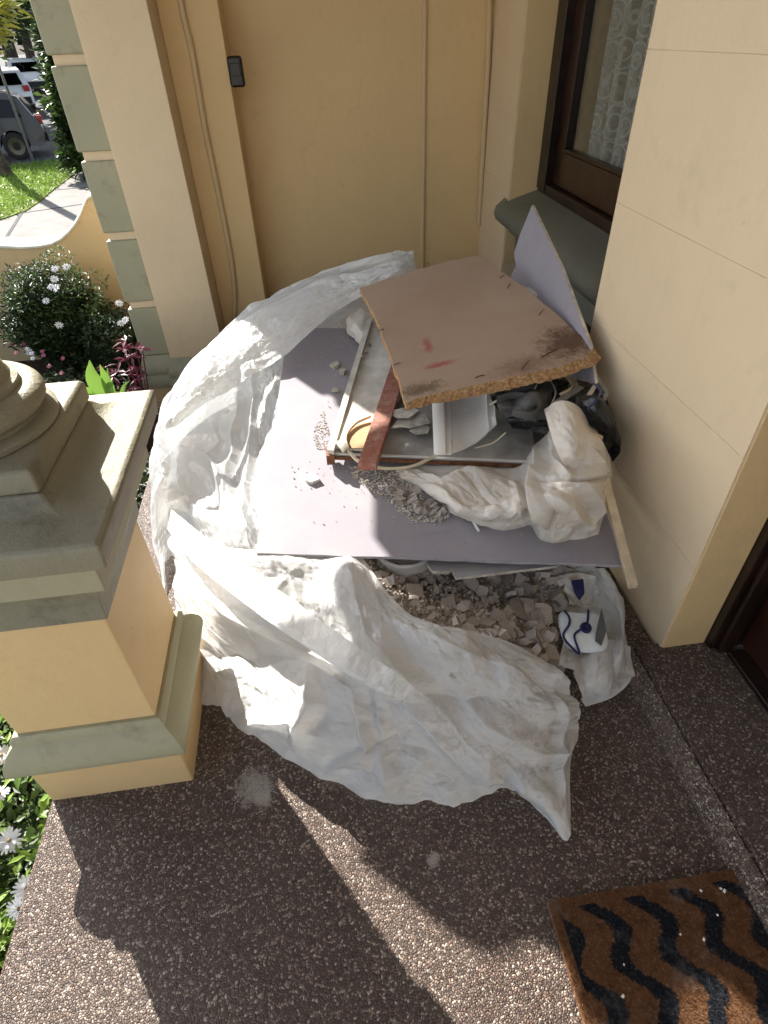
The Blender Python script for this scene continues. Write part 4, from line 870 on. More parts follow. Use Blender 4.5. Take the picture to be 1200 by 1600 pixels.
for k in range(190):
    a, c_ = random.random(), random.random() ** .9; p = bedpos(a, c_); s = random.uniform(.013, .031) * (1 + .8 * c_ * c_)
    if random.random() < .12: s *= 1.6
    mi_ = random.randrange(30); tone = ('pale', 'warm grey', 'dark grey')[mi_ % 3]; big_ = 'large' if s > .034 else ('middling' if s > .02 else 'small')
    wh_ = 'at the left end of the rubble heap' if c_ < .25 else ('in the middle of the rubble heap' if c_ < .7 else 'on the right of the rubble by the dust mask')
    put(SH[mi_], 'plaster_shard', p + np.array([0, 0, .004 + s * .35]), s, .5, None, f'{big_} {tone} plaster lump {wh_}', 'plaster', f'{big_} {tone} plaster lumps {wh_}')
def crumbs(name, pts, smin, smax, mt, label, cat):
    V_, F_ = [], []
    for p in pts:
        s = random.uniform(smin, smax); i_ = len(V_); n_ = 4
        base_ = [(p[0] + s * math.cos(a + random.uniform(-.4, .4)) * random.uniform(.7, 1), p[1] + s * math.sin(a + random.uniform(-.4, .4)) * random.uniform(.7, 1), p[2]) for a in (0, 1.57, 3.14, 4.71)]
        V_ += base_ + [(p[0] + (q[0] - p[0]) * random.uniform(.3, .9), p[1] + (q[1] - p[1]) * random.uniform(.3, .9), p[2] + s * random.uniform(.4, .9)) for q in base_]
        F_ += [(i_, i_ + 1, i_ + 5, i_ + 4), (i_ + 1, i_ + 2, i_ + 6, i_ + 5), (i_ + 2, i_ + 3, i_ + 7, i_ + 6), (i_ + 3, i_, i_ + 4, i_ + 7), (i_ + 4, i_ + 5, i_ + 6, i_ + 7)]
    me = bpy.data.meshes.new(name); me.from_pydata(V_, [], F_); me.materials.append(M[mt]); me.update(); o = bpy.data.objects.new(name, me); finish(o); return tag(o, label, cat, kind='stuff')
for mt_, n_ in (('plasterdark', 1100), ('plasterwarm', 1300), ('plaster', 500)):
    pts = [bedpos(random.random(), random.random()) + np.array([0, 0, random.uniform(0, .012)]) for _ in range(n_)]
    crumbs('plaster_crumbs', pts, .002, .009, mt_, 'loose plaster crumbs strewn over the rubble heap', 'rubble')

# boards -------------------------------------------------------------
def slab(name, pts, th, top_m, side_m, label, cat, sub=None, jagE=()):
    """pts: top corner points; jagE: edge indices broken up"""
    P = [np.array(p) for p in pts]; n_ = len(P); out = []
    for k in range(n_):
        out.append(P[k])
        if k in jagE:
            m_ = 26; d = P[(k + 1) % n_] - P[k]; pr_ = np.cross(d, [0, 0, 1]); pr_ /= np.linalg.norm(pr_)
            w_ = 0
            for q in range(1, m_): w_ = w_ * .6 + random.gauss(0, .0014); out.append(P[k] + d * q / m_ + pr_ * w_)
    nr = np.cross(P[1] - P[0], P[2] - P[0]); nr /= np.linalg.norm(nr); nr = nr if nr[2] > 0 else -nr
    b = MB(); b.prism([tuple(p) for p in out], -nr * th, 0, 1); o = b.build(name, [top_m, side_m]); tag(o, label, cat); return o
NL, NR_, FL = atz(400, 864, .34), atz(977, 883, .355), atz(450, 512, .455)
simple('paperedge', (.40, .38, .40), .9)
big = slab('plasterboard_sheet', [NL, NR_, (.905, 1.75, .41), (.89, 2.5, .46), FL], .010, 'lilacboard', 'paperedge', 'largest lilac grey plasterboard sheet lying flat across the middle of the pile', 'plasterboard', None, (0,))
def onbig(px, py, lift=.001):
    n_ = np.cross(NR_ - NL, FL - NL); n_ /= np.linalg.norm(n_); d = ray(px, py); t_ = (NL - EYEP).dot(n_) / d.dot(n_); return EYEP + d * t_ + np.array([0, 0, lift])
slab('plasterboard_offcut', [atz(712, 903, .315), atz(870, 884, .32), atz(905, 850, .33), atz(690, 850, .32)], .011, 'greyboard', 'chippale', 'dark grey plasterboard offcut with a pale edge tucked under the big sheet, on the rubble', 'plasterboard')
slab('plasterboard_offcut', [atz(668, 882, .318), atz(676, 892, .316), atz(700, 893, .316), atz(720, 882, .318), atz(720, 850, .32), atz(668, 850, .32)], .014, 'greyboard', 'chippale', 'small jagged plasterboard scrap beside the dark offcut under the big sheet', 'plasterboard')
slab('plasterboard_offcut', [atz(620, 905, .262), atz(652, 900, .262), atz(705, 885, .25), atz(690, 850, .25), atz(620, 860, .25)], .012, 'plasterwarm', 'plasterdark', 'dusty triangular plasterboard scrap lying on the left part of the rubble', 'plasterboard')
# white rounded tub lip peeping out under the sheet
b = MB(); cxy = atz(635, 870, .29); b.lathe(cxy[0], cxy[1] + .03, [(.085, .25), (.09, .30), (.094, .305), (.085, .308), (.08, .27)], 32); tag(b.build('bucket_lid', 'cornice', smooth=True), 'round white plastic lid peeping out from under the big sheet', 'lid')

# hardboard sheet on top
_h0, _h1, _h2 = atz(635, 631, .62), atz(562, 450, .735), atz(935, 549, .735); _hn = np.cross(_h2 - _h0, _h1 - _h0); _hn /= np.linalg.norm(_hn)
def hbp(px, py): d = ray(px, py); return EYEP + d * ((_h0 - EYEP).dot(_hn) / d.dot(_hn))
def hbz(p): p = np.array(p, float); p[2] = _h0[2] - (_hn[0] * (p[0] - _h0[0]) + _hn[1] * (p[1] - _h0[1])) / _hn[2]; return p
HB = [hbp(*q) for q in ((635, 631), (612, 560), (585, 490), (562, 450), (640, 425), (700, 408), (745, 399), (790, 428), (860, 482), (935, 549))]
HBold = [atz(635, 631, .62), atz(612, 560, .655), atz(585, 490, .70), atz(562, 450, .725), atz(640, 425, .755), atz(700, 408, .775), atz(745, 399, .79), atz(790, 428, .785), atz(860, 482, .768), atz(935, 549, .745)]
low = [(925, 560), (905, 566), (880, 577), (845, 585), (800, 595), (760, 603), (710, 614), (670, 622)]
def hz(px): return np.interp(px, [635, 935], [.62, .745])
HT = HB[:9] + [HB[9]] + [hbp(x, y) for x, y in low]
outT = []
for k, p in enumerate(HT):
    outT.append(p); q = HT[(k + 1) % len(HT)]; m_ = 7
    for j in range(1, m_): outT.append(p + (q - p) * j / m_ + np.array([random.gauss(0, .0022), random.gauss(0, .0022), 0]))
ctr = np.mean(outT, axis=0); nT = len(outT)
hbm = MB(); topr = []; botr = []
for k, p in enumerate(outT):
    near = 1 if k >= 9 * 7 else 0
    out_ = (p - ctr); out_[2] = 0; out_ /= np.linalg.norm(out_)
    botr.append(p + out_ * (.012 * near + .002) + np.array([0, -.004 * near, -.018]) + (np.array([random.gauss(0, .002), random.gauss(0, .002), 0]) if near else 0)); topr.append(hbz(p - out_ * (.014 * near + random.uniform(0, .008) * near)))
i_ = 0; hbm.v = [tuple(p) for p in topr] + [tuple(p) for p in botr]
hbm.f = [tuple(range(nT)), tuple(range(2 * nT - 1, nT - 1, -1))]; hbm.m = [0, 0]
for k in range(nT): k2 = (k + 1) % nT; hbm.f.append((k, nT + k, nT + k2, k2)); hbm.m.append(1)
tag(hbm.build('hardboard_sheet', ['hardboard', 'chipedge']), 'brown chipboard panel with crumbling orange edge lying on top of the pile', 'board')
def onhb(px, py, lift=.0015):
    n_ = np.cross(HB[9] - HB[0], HB[3] - HB[0]); n_ /= np.linalg.norm(n_); d = ray(px, py); t_ = (HB[0] - EYEP).dot(n_) / d.dot(n_); return EYEP + d * t_ + np.array([0, 0, lift])
for k_, (x0, y0, x1, y1) in enumerate(((815, 579, 826, 566), (742, 592, 757, 588), (616, 572, 626, 569), (842, 494, 849, 486), (781, 436, 788, 432), (667, 412, 671, 415), (793, 452, 797, 445), (846, 560, 870, 548), (590, 520, 600, 516))):
    a_, c_ = onhb(x0, y0, .004), onhb(x1, y1, .005); b = MB(); b.tube([a_, (a_ + c_) / 2 + np.array([0, 0, .002]), c_], .0016, 5); tag(b.build('staple', 'blackdevice'), ('longest dark splinter near the lower right edge of the chipboard', 'dark splinter on the lower edge of the chipboard, at its middle', 'bent nail beside the red stain near the lower left corner of the chipboard', 'thin nail near the right edge of the chipboard, halfway up', 'small nail on the far right edge of the chipboard', 'tiny nail at the far edge of the chipboard', 'nail on the upper right edge of the chipboard', 'long scratchy splinter in the dark stain of the chipboard', 'nail poking from the left edge of the chipboard')[k_], 'nail', 'nails in the chipboard panel')

# white door panel with timber edge strip under the chipboard
pn = thing('door_panel', atz(670, 700, 0.425), 'broken white door panel with brown timber edge lying on the plasterboard', 'panel')
A0, A1 = atz(512, 708, 0.425), atz(838, 722, 0.425); A2, A3 = atz(826, 628, 0.450), atz(560, 600, 0.445)
def sl2(name, pts, th, mt, par):
    P = [np.array(p) for p in pts]; nr = np.cross(P[1] - P[0], P[2] - P[0]); nr /= np.linalg.norm(nr); nr = nr if nr[2] > 0 else -nr
    b = MB(); b.prism([tuple(p) for p in P], -nr * th); return b.build(name, mt, par)
sl2('face', [A0, A1, A2, A3], .010, 'panelface', pn)
d_ = np.array([0, -.004, -.0102]); sl2('edge_strip', [A0 + d_, A1 + d_ * 1, A1 + d_ + np.array([0, .03, 0]), A0 + d_ + np.array([0, .03, 0])], .014, 'edgewood', pn)
d_ = np.array([0, -.004, .0]); sl2('top_strip', [A0 + np.array([0, -.006, .003]), A1 + np.array([0, -.006, .003]), A1 + np.array([0, .004, .003]), A0 + np.array([0, .004, .003])], .0028, 'cornice', pn)
b = MB(); q = atz(516, 712, 0.425); b.box(q[0] - .014, q[0] + .014, q[1] - .012, q[1] + .05, .395, .433); b.build('corner_block', 'edgewood', pn, bevel=.001)
# long white architrave plank
t = thing('painted_plank', atz(550, 650, 0.455), 'long white painted plank with a narrow lip running under the chipboard panel', 'plank')
sl2('board', [atz(524, 696, 0.450), atz(588, 704, 0.450), atz(650, 560, 0.505), atz(648, 470, 0.535), atz(588, 474, 0.525), atz(556, 560, 0.485)], .012, 'whitepaint', t)
sl2('lip', [atz(511, 702, 0.453), atz(521, 704, 0.453), atz(582, 496, 0.531), atz(575, 495, 0.531)], .018, 'whitepaint', t)
# ochre scrap with curved edge seen beside the red batten
b = MB(); pts = [atz(545, 700, 0.453), atz(543, 680, 0.455), atz(553, 662, 0.457), atz(570, 652, 0.460), (atz(590, 650, 0.461)), atz(590, 700, 0.455)]; b.prism(pts, (0, 0, -.003)); tag(b.build('ochre_scrap', 'ochrepaint'), 'ochre painted scrap with a curved edge left of the red batten', 'scrap')
P = catmull(np.array([atz(578, 650, 0.477), atz(556, 660, 0.471), atz(542, 676, 0.465), atz(540, 692, 0.461), atz(550, 710, 0.455), atz(565, 722, 0.445), atz(600, 731, 0.425), atz(640, 728, 0.427), atz(670, 716, 0.440), atz(690, 703, 0.460)]), np.linspace(0, 9, 60))
b = MB(); b.rings([[p + np.array([-.004, 0, .002]), p + np.array([.004, 0, .003]), p + np.array([.004, 0, -.009]), p + np.array([-.004, 0, -.008])] for p in P]); tag(b.build('bent_beading', 'creamstrip', smooth=True), 'thin cream beading bent into a loop round the red batten', 'beading')
# red batten
b = MB(); q0, q1 = atz(559, 724, 0.470), atz(588, 724, 0.470); q2, q3 = atz(638, 570, 0.505), atz(612, 567, 0.505); b.prism([q0, q1, q2, q3], (0, 0, -.028)); o = b.build('red_batten', 'redtimber', bevel=.0015); tag(o, 'short reddish hardwood batten lying across the door panel', 'timber')
# cornice length
t = thing('cornice_piece', atz(720, 660, 0.485), 'broken length of white moulded cornice beside the red batten', 'cornice')
a_ = []
secs = []
for s_, y_ in ((0, 700), (.5, 650), (1, 600)):
    z_ = .49 + .05 * s_
    xs_ = [(676, .0), (686, .012), (694, .012), (697, .0), (703, .004), (706, -.004), (722, -.010), (742, -.006), (757, .004), (762, .012), (768, .012), (774, .018)]
    secs.append([atz(x + (2 - 4 * s_), y_ + (0 if s_ > 0 else {676: 8, 686: 8, 694: 8, 697: 8, 703: 8, 706: 6, 722: 0, 742: -10, 757: -22, 762: -28, 768: -33, 774: -38}[x]), z_ + dz) for x, dz in xs_])
b = MB(); b.rings(secs + [[p + np.array([0, 0, -.007]) for p in s_] for s_ in secs[::-1]] + [secs[0]], close=False, cap=False); b.build('moulding', 'cornice', t, smooth=True)
# plaster flakes on the panel
for k, (pp_, z_, lab) in enumerate(((((611, 668), (622, 655), (646, 640), (664, 648), (672, 660), (655, 664), (640, 668), (628, 666)), .465, 'curled pale paint flake between the red batten and the cornice'), (((598, 640), (618, 640), (640, 634), (655, 641), (640, 652), (620, 652)), .478, 'upper pale paint flake tucked under the chipboard'), (((640, 672), (662, 662), (672, 668), (668, 676), (650, 678)), .455, 'small torn paint flake next to the cornice'), (((524, 690), (540, 684), (546, 700), (536, 706)), .467, 'small plaster flake on the white plank'))):
    b = MB(); b.prism([atz(x, y, z_ + random.uniform(0, .006)) for x, y in pp_], (0, 0, -.004)); tag(b.build('paint_flake', 'chippale'), lab, 'flake')
# crumpled white scrap top left, small sticks
c3 = [PZ([(540, 520, 0.465), (545, 500, 0.505), (565, 485, 0.525)]), PZ([(550, 528, 0.475), (558, 505, 0.535), (576, 488, 0.545)]), PZ([(562, 538, 0.475), (574, 515, 0.515), (588, 492, 0.525)])]
tag(patch('crumpled_paper', c3, 'bagcloth', None, 50, 50, size=(.2, .2), crumple=((12, .03, 1), (26, .012, 2)), zmin=.3), 'small crumpled white scrap beside the upper corner of the chipboard', 'paper')
b = MB(); b.tube([atz(519, 487, 0.405), atz(535, 514, 0.365)], .003, 6); tag(b.build('thin_rod', 'cornice'), 'thin white rod lying under the folded sheet edge', 'rod')
for k, (x, y) in enumerate(((572, 548), (578, 538), (590, 505), (565, 556))):
    put(SH[(k * 3) % 30], 'plaster_bit', atz(x, y, 0.505), .012, .5, None, ('dark curl of debris halfway along the white plank', 'dark debris just above the middle of the white plank', 'dark debris nearest the chipboard on the white plank', 'dark debris on the left side of the white plank')[k], 'debris', 'dark debris on the plank').data = SH[2]
# shards on the big sheet
for k, (x, y, s, lab) in enumerate(((486, 748, .040, 'angular white plaster chunk alone on the lit half of the plasterboard'), (522, 572, .035, 'flat pale plaster shard in the shaded corner of the plasterboard'), (535, 582, .035, 'second flat plaster shard overlapping the white plank'), (524, 612, .022, 'small pale shard against the side of the white plank'))):
    m_ = shard_mesh('plaster_chunk', 5, .45, 'chippale' if k else 'cornice', .3, 40 + k); p = onbig(x, y, .012); o = put(m_, 'plaster_chunk', p, s, .08, None, lab, 'plaster')
def region(poly, n_):
    xs = [p[0] for p in poly]; ys = [p[1] for p in poly]; r = []
    while len(r) < n_:
        x, y = random.uniform(min(xs), max(xs)), random.uniform(min(ys), max(ys))
        if pip(x, y, poly): r.append((x, y))
    return r
gr = [(545, 728), (600, 735), (640, 745), (690, 770), (712, 795), (690, 815), (650, 818), (625, 800), (600, 780), (575, 765), (550, 745)]
crumbs('plaster_gravel', [onbig(x, y, .0) for x, y in region(gr, 1300)], .0015, .0055, 'chippale', 'patch of small pale plaster gravel on the big plasterboard', 'gravel')
crumbs('plaster_gravel', [onbig(x, y, .003) for x, y in region([(600, 765), (650, 750), (690, 772), (715, 795), (690, 818), (645, 812)], 500)], .002, .007, 'plaster', 'coarser grey plaster gravel spilling from under the white bag', 'gravel')
crumbs('plaster_gravel', [onbig(x, y, .0) for x, y in region([(490, 670), (505, 640), (515, 680), (510, 705), (490, 700)], 170)], .0015, .004, 'chippale', 'little heap of pale grit left of the white plank', 'gravel')
crumbs('plaster_crumb', [onbig(random.gauss(520, 22), random.gauss(560, 38)) for _ in range(110)] + [onbig(random.gauss(540, 45), random.gauss(745, 22)) for _ in range(90)] + [onbig(random.gauss(680, 60), random.gauss(815, 18)) for _ in range(45)], .0012, .0038, 'plaster', 'scattered crumbs of plaster on the plasterboard', 'crumbs')
for x, y in region([(620, 775), (660, 760), (700, 785), (712, 800), (665, 815), (630, 800)], 30):
    put(random.choice(SH[:20]), 'plaster_shard', onbig(x, y, .014), random.uniform(.013, .028), .3, None, 'angular plaster chip on the plasterboard below the white bag', 'plaster', 'plaster chips below the white bag')
b = MB(); P = [onbig(728, 806, .008), onbig(738, 818, .014), onbig(748, 833, .008)]; b.tube(P, .0045, 8); tag(b.build('plastic_strip', 'cornice', smooth=True), 'short bent grey white strip below the white bag', 'strip')

# white cloth sack slumped on the board
k0 = PZ([(600, 735, .365), (650, 724, .375), (720, 722, .385), (790, 724, .39), (838, 695, .43), (880, 652, .56), (930, 662, .55)])
k1 = PZ([(620, 744, .372), (665, 744, .39), (735, 745, .405), (805, 745, .42), (850, 722, .50), (900, 688, .61), (946, 700, .53)])
k2 = PZ([(640, 752, .375), (700, 764, .42), (760, 768, .45), (815, 762, .48), (862, 748, .56), (914, 730, .59), (953, 735, .48)])
k3 = PZ([(675, 765, .385), (710, 790, .44), (765, 800, .46), (825, 790, .50), (870, 785, .55), (915, 775, .53), (952, 770, .42)])
k4 = PZ([(690, 785, .37), (725, 808, .38), (775, 822, .40), (825, 812, .44), (860, 825, .45), (905, 815, .45), (945, 800, .39)])
k5 = PZ([(700, 795, .355), (740, 818, .355), (785, 832, .352), (825, 822, .36), (850, 845, .358), (895, 845, .36), (935, 835, .365)])
sack = thing('white_sack', atz(790, 760, .36), 'slumped dirty white cloth sack with deep folds on the right of the pile', 'sack')
RK = [([(816, 748), (824, 785), (827, 832)], -.05, 9, 9), ([(838, 690), (842, 760), (862, 838)], .035, 14, 10), ([(860, 650), (868, 720), (890, 755)], .04, 16, 12), ([(765, 800), (800, 785), (830, 776)], .03, 12, 16),
      ([(850, 758), (900, 755), (945, 745)], -.025, 6, 5), ([(845, 775), (885, 790), (915, 815)], .035, 14, 18), ([(905, 760), (925, 790), (915, 830)], .03, 20, 12), ([(850, 762), (868, 800), (855, 840)], -.02, 6, 6),
      ([(640, 740), (690, 760), (735, 745), (800, 755)], .03, 16, 26), ([(680, 770), (720, 790), (770, 795)], .02, 14, 20), ([(700, 740), (740, 755), (790, 800)], -.015, 8, 8), ([(880, 640), (905, 690), (930, 730)], .03, 14, 14), ([(790, 812), (810, 795), (835, 810)], .02, 10, 10)]
patch('sack_body', [k0, k1, k2, k3, k4, k5], 'sack', sack, 340, 280, edge=(.1, .12, .08, .08), size=(.9, .6), crumple=((5, .045, 1), (9, .030, 2), (20, .013, 3), (44, .004, 4)), zmin=.352, ridges=RK)
m0 = PZ([(850, 640, .62), (872, 628, .66), (900, 632, .66), (925, 655, .6)]); m1 = PZ([(862, 680, .66), (888, 668, .70), (915, 672, .68), (940, 690, .58)]); m2 = PZ([(875, 715, .63), (900, 708, .66), (925, 705, .62), (945, 720, .52)]); m3 = PZ([(885, 735, .58), (905, 732, .58), (930, 730, .54), (945, 740, .48)])
patch('sack_neck', [m0, m1, m2, m3], 'sack', sack, 80, 80, edge=(.1, .1, .1, .1), size=(.35, .35), crumple=((8, .035, 1), (18, .014, 2), (40, .005, 3)), zmin=.4)
# black bag behind it
def lump(name, ctrl, mt, label, cat, size, crm, parent=None):
    o = patch(name, ctrl, mt, parent, 110, 90, edge=(.1, .1, .1, .1), size=size, crumple=crm, zmin=.05); return tag(o, label, cat)
n0 = PZ([(760, 600, .52), (820, 590, .55), (880, 590, .56), (925, 600, .6), (950, 625, .58)]); n1 = PZ([(770, 630, .55), (830, 625, .58), (885, 620, .60), (930, 625, .66), (960, 660, .60)])
n2 = PZ([(790, 655, .54), (850, 655, .56), (895, 650, .58), (940, 655, .64), (970, 700, .54)]); n3 = PZ([(800, 670, .5), (860, 680, .5), (900, 690, .5), (940, 700, .50), (958, 722, .46)])
lump('black_bag', [n0, n1, n2, n3], 'blackplastic', 'crumpled black plastic bag wedged between the white sack and the wall', 'bag', (.6, .4), ((7, .06, 1), (15, .03, 2), (36, .01, 3)))
for k, (l, lab) in enumerate((([(774, 600), (800, 612), (835, 605), (838, 590)], 'dark curved plastic loop below the chipboard'), ([(776, 624), (806, 618), (836, 628), (832, 650), (800, 645)], 'second dark curved plastic loop nearer the cornice'))):
    P = catmull(np.array([atz(x, y, .63) for x, y in l]), np.linspace(0, len(l) - 1, 30)); b = MB(); b.rings([[p + np.array([0, 0, .012]), p + np.array([.002, .004, .012]), p + np.array([.002, .004, -.012]), p + np.array([0, 0, -.012])] for p in P]); tag(b.build('plastic_loop', 'grey', smooth=True), lab, 'plastic')
# grubby rags among the black bag
g0 = PZ([(775, 610, .60), (820, 602, .62), (860, 600, .6)]); g1 = PZ([(780, 635, .60), (825, 630, .64), (862, 628, .6)]); g2 = PZ([(790, 655, .56), (825, 658, .58), (858, 655, .56)])
tag(patch('grey_rag', [g0, g1, g2], 'grey', None, 60, 50, size=(.3, .2), crumple=((9, .05, 1), (20, .02, 2)), zmin=.3), 'grey crumpled rag under the right side of the chipboard', 'rag')
# thin offcuts poking out at the right
def stick(name, a, c_, w_, th, mt, label, cat='offcut'):
    a, c_ = np.array(a), np.array(c_); d = c_ - a; s_ = np.cross(d, [0, 0, 1]); s_ = s_ / np.linalg.norm(s_) * w_ / 2; b = MB()
    b.prism([a - s_, a + s_, c_ + s_, c_ - s_], (0, 0, -th)); return tag(b.build(name, mt, bevel=.001), label, cat)
stick('timber_stick', atz(946, 748, .50), atz(990, 914, .345), .026, .014, 'palewood', 'long pale timber stick leaning down against the right wall', 'stick')
stick('plasterboard_strip', atz(913, 560, .64), atz(949, 612, .60), .016, .03, 'chippale', 'narrow pale strip sticking out below the chipboard corner', 'offcut')
stick('plasterboard_strip', atz(949, 610, .60), atz(938, 642, .56), .014, .03, 'chippale', 'short upright strip beside the wall under the chipboard corner', 'offcut')
stick('pale_slat', atz(868, 630, .60), atz(908, 603, .62), .024, .005, 'panelface', 'pale flat slat lying on the black bag', 'slat')
stick('timber_end', atz(882, 575, .60), atz(903, 603, .59), .016, .016, 'palewood', 'brown end of timber under the chipboard right corner', 'slat')
stick('pale_slat', atz(905, 668, .66), atz(940, 680, .60), .014, .012, 'palewood', 'short pale stick between the white sack and the black bag', 'slat')
stick('broken_sheet_edge', atz(905, 640, .64), atz(930, 602, .66), .014, .005, 'plasterwarm', 'grey broken sheet edge standing up by the wall', 'offcut')
P = catmull(np.array([atz(918, 640, .70), atz(934, 622, .72), (atz(938, 608, .71)), atz(928, 600, .70)]), np.linspace(0, 3, 24)); b = MB(); b.tube(P, .0035, 6); tag(b.build('blue_cord', 'navy', smooth=True), 'dark blue cord looped over the black bag by the wall', 'cord')
for k_, (l_, r_, m_, lab_) in enumerate((([(742, 700, .46), (770, 692, .47), (790, 676, .50)], .003, 'creamstrip', 'thin curved cream sliver on the right half of the door panel'), ([(765, 632, .57), (785, 622, .60), (800, 616, .61)], .004, 'whitepaint', 'small white stick poking out right of the cornice piece'),
    ([(812, 582, .63), (836, 590, .64), (832, 612, .62), (800, 622, .61)], .003, 'cornice', 'bent white wire loop just below the chipboard edge'), ([(858, 590, .63), (868, 612, .63), (860, 636, .62)], .003, 'panelface', 'thin grey curl beside the black bag'), ([(905, 582, .62), (892, 606, .63), (876, 616, .63)], .005, 'palewood', 'short splintered stick above the black bag'))):
    P = catmull(np.array([atz(*q) for q in l_]), np.linspace(0, len(l_) - 1, 20)); b = MB(); b.tube(P, r_, 6); tag(b.build('sliver', m_, smooth=True), lab_, 'sliver')
# leaning offcut by the window
LP = [atx(831, 321, .905), atx(878, 420, .89), atx(922, 540, .87), atx(930, 600, .86), atx(770, 560, .80), atx(796, 436, .845), atx(806, 415, .85), atx(803, 395, .855), atx(812, 368, .87)]
b = MB(); b.prism(LP, (.012, .006, 0), 0, 1); tag(b.build('leaning_offcut', ['lilacboard', 'chippale']), 'pointed lilac plasterboard offcut standing against the window sill', 'plasterboard')
c4 = [PZ([(795, 450, .66), (820, 440, .72), (850, 450, .70)]), PZ([(800, 465, .70), (830, 452, .76), (858, 470, .72)]), PZ([(820, 490, .66), (845, 480, .70), (860, 495, .66)])]
tag(patch('plastic_bulge', c4, 'plastic', None, 40, 40, size=(.2, .2), crumple=((12, .012, 1),), zmin=.3), 'small white plastic bulge between the chipboard and the leaning offcut', 'plastic')

# dust masks ---------------------------------------------------------
def respirator(c_, rx, ry, rz_, tiltx, label):
    t = thing('dust_mask', c_, label, 'dust mask'); t.rotation_euler = (tiltx, .12, rz_)
    b = MB(); rs = []
    for s_ in np.linspace(0, 1, 12):
        r_ = math.cos(s_ * 1.45); z_ = .022 * math.sin(s_ * 1.57) ** .55
        rs.append([(rx * r_ * math.copysign(abs(math.cos(a)) ** .8, math.cos(a)), min(.66 * ry, ry * r_ * math.copysign(abs(math.sin(a)) ** .85, math.sin(a))) * (1 + .12 * math.cos(2 * a)), z_) for a in np.linspace(0, 6.2832, 37)[:-1]])
    b.rings(rs); o = b.build('cup', 'maskwhite', t, smooth=True, rel=False)
    b = MB(); b.rings([[(.017 * m_ * math.cos(a), .017 * m_ * math.sin(a) - .006, z_) for a in np.linspace(0, 6.2832, 25)[:-1]] for m_, z_ in ((1, .020), (1, .028), (.9, .032), (.85, .028), (.3, .028), (.25, .032), (.02, .032))]); b.build('valve', 'navy', t, smooth=True, rel=False)
    def strap_(pts, w_=.0035):
        P = catmull(np.array(pts, float), np.linspace(0, len(pts) - 1, 24)); b = MB(); b.tube(P.tolist(), w_, 6); b.build('strap', 'navy', t, smooth=True, rel=False)
    strap_([(-rx * .72, ry * .64, .02), (-rx * .60, ry * .35, .023), (-rx * .72, 0, .03), (-rx * .98, -ry * .35, .012), (-rx * .7, -ry * .85, .014), (-rx * .45, -ry * 1.0, .01)])
    strap_([(rx * .35, ry * .70, .02), (rx * .28, ry * .5, .024), (rx * .1, ry * .1, .026), (-rx * .1, -.006, .03)])
    strap_([(-.012, -.01, .03), (-rx * .5, -ry * .3, .024), (-rx * .62, -ry * .55, .028), (-rx * .45, -ry * .95, .012)])
    return t
mp_ = atz(910, 985, .15)
respirator(tuple(mp_), .070, .084, -.12, .15, 'white cup dust mask with round navy valve and navy straps in the sheet fold')
b = MB(); b.prism([atz(940, 950, .2), atz(948, 985, .18), atz(940, 1008, .165), atz(930, 1000, .17), atz(934, 975, .18)], (0, 0, -.004)); tag(b.build('grey_felt_scrap', 'grey'), 'grey felt scrap beside the dust mask', 'scrap')
b = MB(); b.prism([atz(893, 906, .2), atz(912, 904, .2), atz(914, 925, .18), atz(906, 936, .17), (atz(898, 922, .18))], (0, 0, -.012)); tag(b.build('navy_scrap', 'navy', bevel=.003), 'folded navy blue scrap above the dust mask', 'scrap')
c5 = [PZ([(868, 900, .20), (900, 895, .19), (930, 900, .2)]), PZ([(880, 925, .17), (905, 935, .13), (935, 925, .17)]), PZ([(888, 945, .15), (910, 950, .12), (938, 945, .16)])]
tag(patch('torn_plastic', c5, 'bagcloth', None, 50, 50, size=(.25, .2), crumple=((10, .03, 1), (24, .01, 2)), zmin=.03), 'torn pale plastic behind the dust mask', 'plastic')
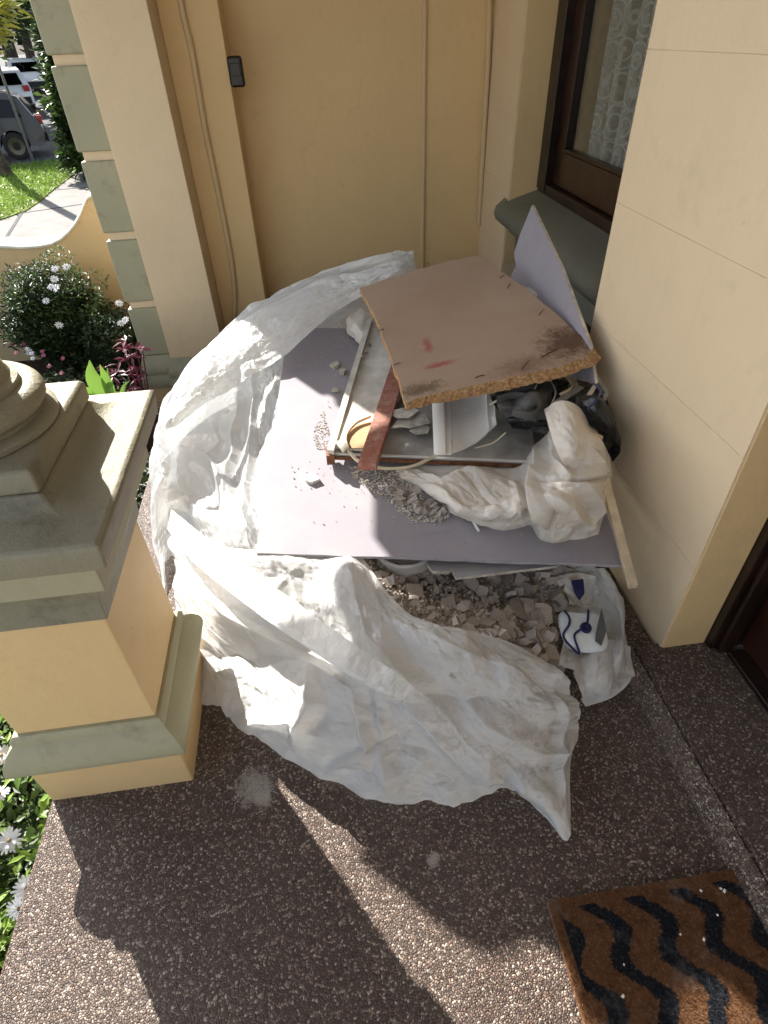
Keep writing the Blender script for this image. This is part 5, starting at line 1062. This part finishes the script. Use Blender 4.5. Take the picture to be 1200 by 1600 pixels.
# ------------------------------------------------------------------ doormat
mx0, mx1, my0, my1 = .378, .828, -.35, .402
def mat_coir():
    m, t, b = mat('coir'); g_ = t.nodes.new('ShaderNodeNewGeometry'); sp_ = t.nodes.new('ShaderNodeSeparateXYZ'); t.links.new(g_.outputs['Position'], sp_.inputs[0])
    v = coord(t, 'World'); nz = noise(t, v, 160, 4, .8); nz2 = noise(t, v, 35, 4, .7)
    zig = math_(t, 'ADD', .03, math_(t, 'MULTIPLY', math_(t, 'SINE', math_(t, 'MULTIPLY', math_(t, 'ADD', sp_.outputs[1], math_(t, 'MULTIPLY', nz2, .03)), 50.0)), .026))
    x = math_(t, 'ADD', sp_.outputs[0], math_(t, 'MULTIPLY', zig, .85)); x = math_(t, 'ADD', x, math_(t, 'MULTIPLY', math_(t, 'SUBTRACT', sp_.outputs[1], .4), .30))
    d = math_(t, 'PINGPONG', math_(t, 'SUBTRACT', x, .398), .053)
    d = math_(t, 'ADD', d, math_(t, 'MULTIPLY', math_(t, 'SUBTRACT', nz, .5), .034))
    band = ramp(t, d, [(0, 1), (.0, 1)]); n_ = t.nodes.new('ShaderNodeMapRange'); t.links.new(d, n_.inputs[0]); n_.inputs[1].default_value = .0185; n_.inputs[2].default_value = .024; n_.inputs[3].default_value = 1; n_.inputs[4].default_value = 0
    # plain border
    inb = math_(t, 'MULTIPLY', math_(t, 'GREATER_THAN', sp_.outputs[0], mx0 + .022), math_(t, 'LESS_THAN', sp_.outputs[1], my1 - .02))
    coir = ramp(t, nz2, [(.3, (.12, .052, .024)), (.7, (.21, .105, .055))])
    coir = mix(t, ramp(t, nz, [(.5, 0), (.8, .6)]), coir, (.5, .33, .18))
    blk = mix(t, ramp(t, nz, [(.5, 0), (.85, .7)]), (.018, .02, .026), (.16, .17, .19))
    c = mix(t, math_(t, 'MULTIPLY', n_.outputs[0], inb), coir, blk)
    c = mix(t, math_(t, 'MULTIPLY', ramp(t, noise(t, v, 14, 5, .7), [(.55, 0), (.75, 1)]), .35), c, (.38, .36, .35))
    t.links.new(c, b.inputs['Base Color']); b.inputs['Roughness'].default_value = 1; b.inputs['Specular IOR Level'].default_value = .1
    bump(t, b, noise(t, v, 330, 3, .7), 1, .004); M['coir'] = m
mat_coir()
dm = thing('doormat', (.6, .1, 0), 'brown coir doormat with black wavy zigzag stripes at the doorway step', 'doormat')
MB().box(mx0, mx1, my0, my1, .003, .014).build('mat_base', 'coir', dm, bevel=.003)
# short upright coir pile
n = 60000; P = np.stack([RNG.uniform(mx0 + .002, mx1 - .002, n), RNG.uniform(-.02, my1 - .002, n), np.full(n, .012)], 1)
T = P + np.stack([RNG.normal(0, .003, n), RNG.normal(0, .003, n), RNG.uniform(.004, .009, n)], 1); a_ = RNG.uniform(0, 6.28, n); sdv = np.stack([np.cos(a_), np.sin(a_), np.zeros(n)], 1) * .0007
V_ = (np.stack([P - sdv, P + sdv, T], 1) - np.array([.6, .1, 0])).reshape(-1, 3); me = bpy.data.meshes.new('pile'); me.from_pydata(V_.tolist(), [], np.arange(3 * n).reshape(-1, 3).tolist()); me.materials.append(M['coir']); me.update()
o = bpy.data.objects.new('pile', me); finish(o, dm); o['kind'] = 'stuff'
crumbs('plaster_crumb', [atz(x, y, .02) for x, y in ((1063, 1460), (1100, 1468), (1132, 1392), (1126, 1388), (1121, 1430), (975, 1507), (973, 1556), (1095, 1392))], .003, .006, 'cornice', 'white plaster bits dropped on the doormat', 'crumbs')
# grit on the floor
crumbs('floor_grit', [atz(random.uniform(300, 1000), random.uniform(1100, 1500), .001) for _ in range(150)] + [atz(random.gauss(398, 22), random.gauss(1230, 18), .001) for _ in range(60)], .0008, .002, 'plaster', 'specks of plaster grit on the pebbled floor', 'grit')
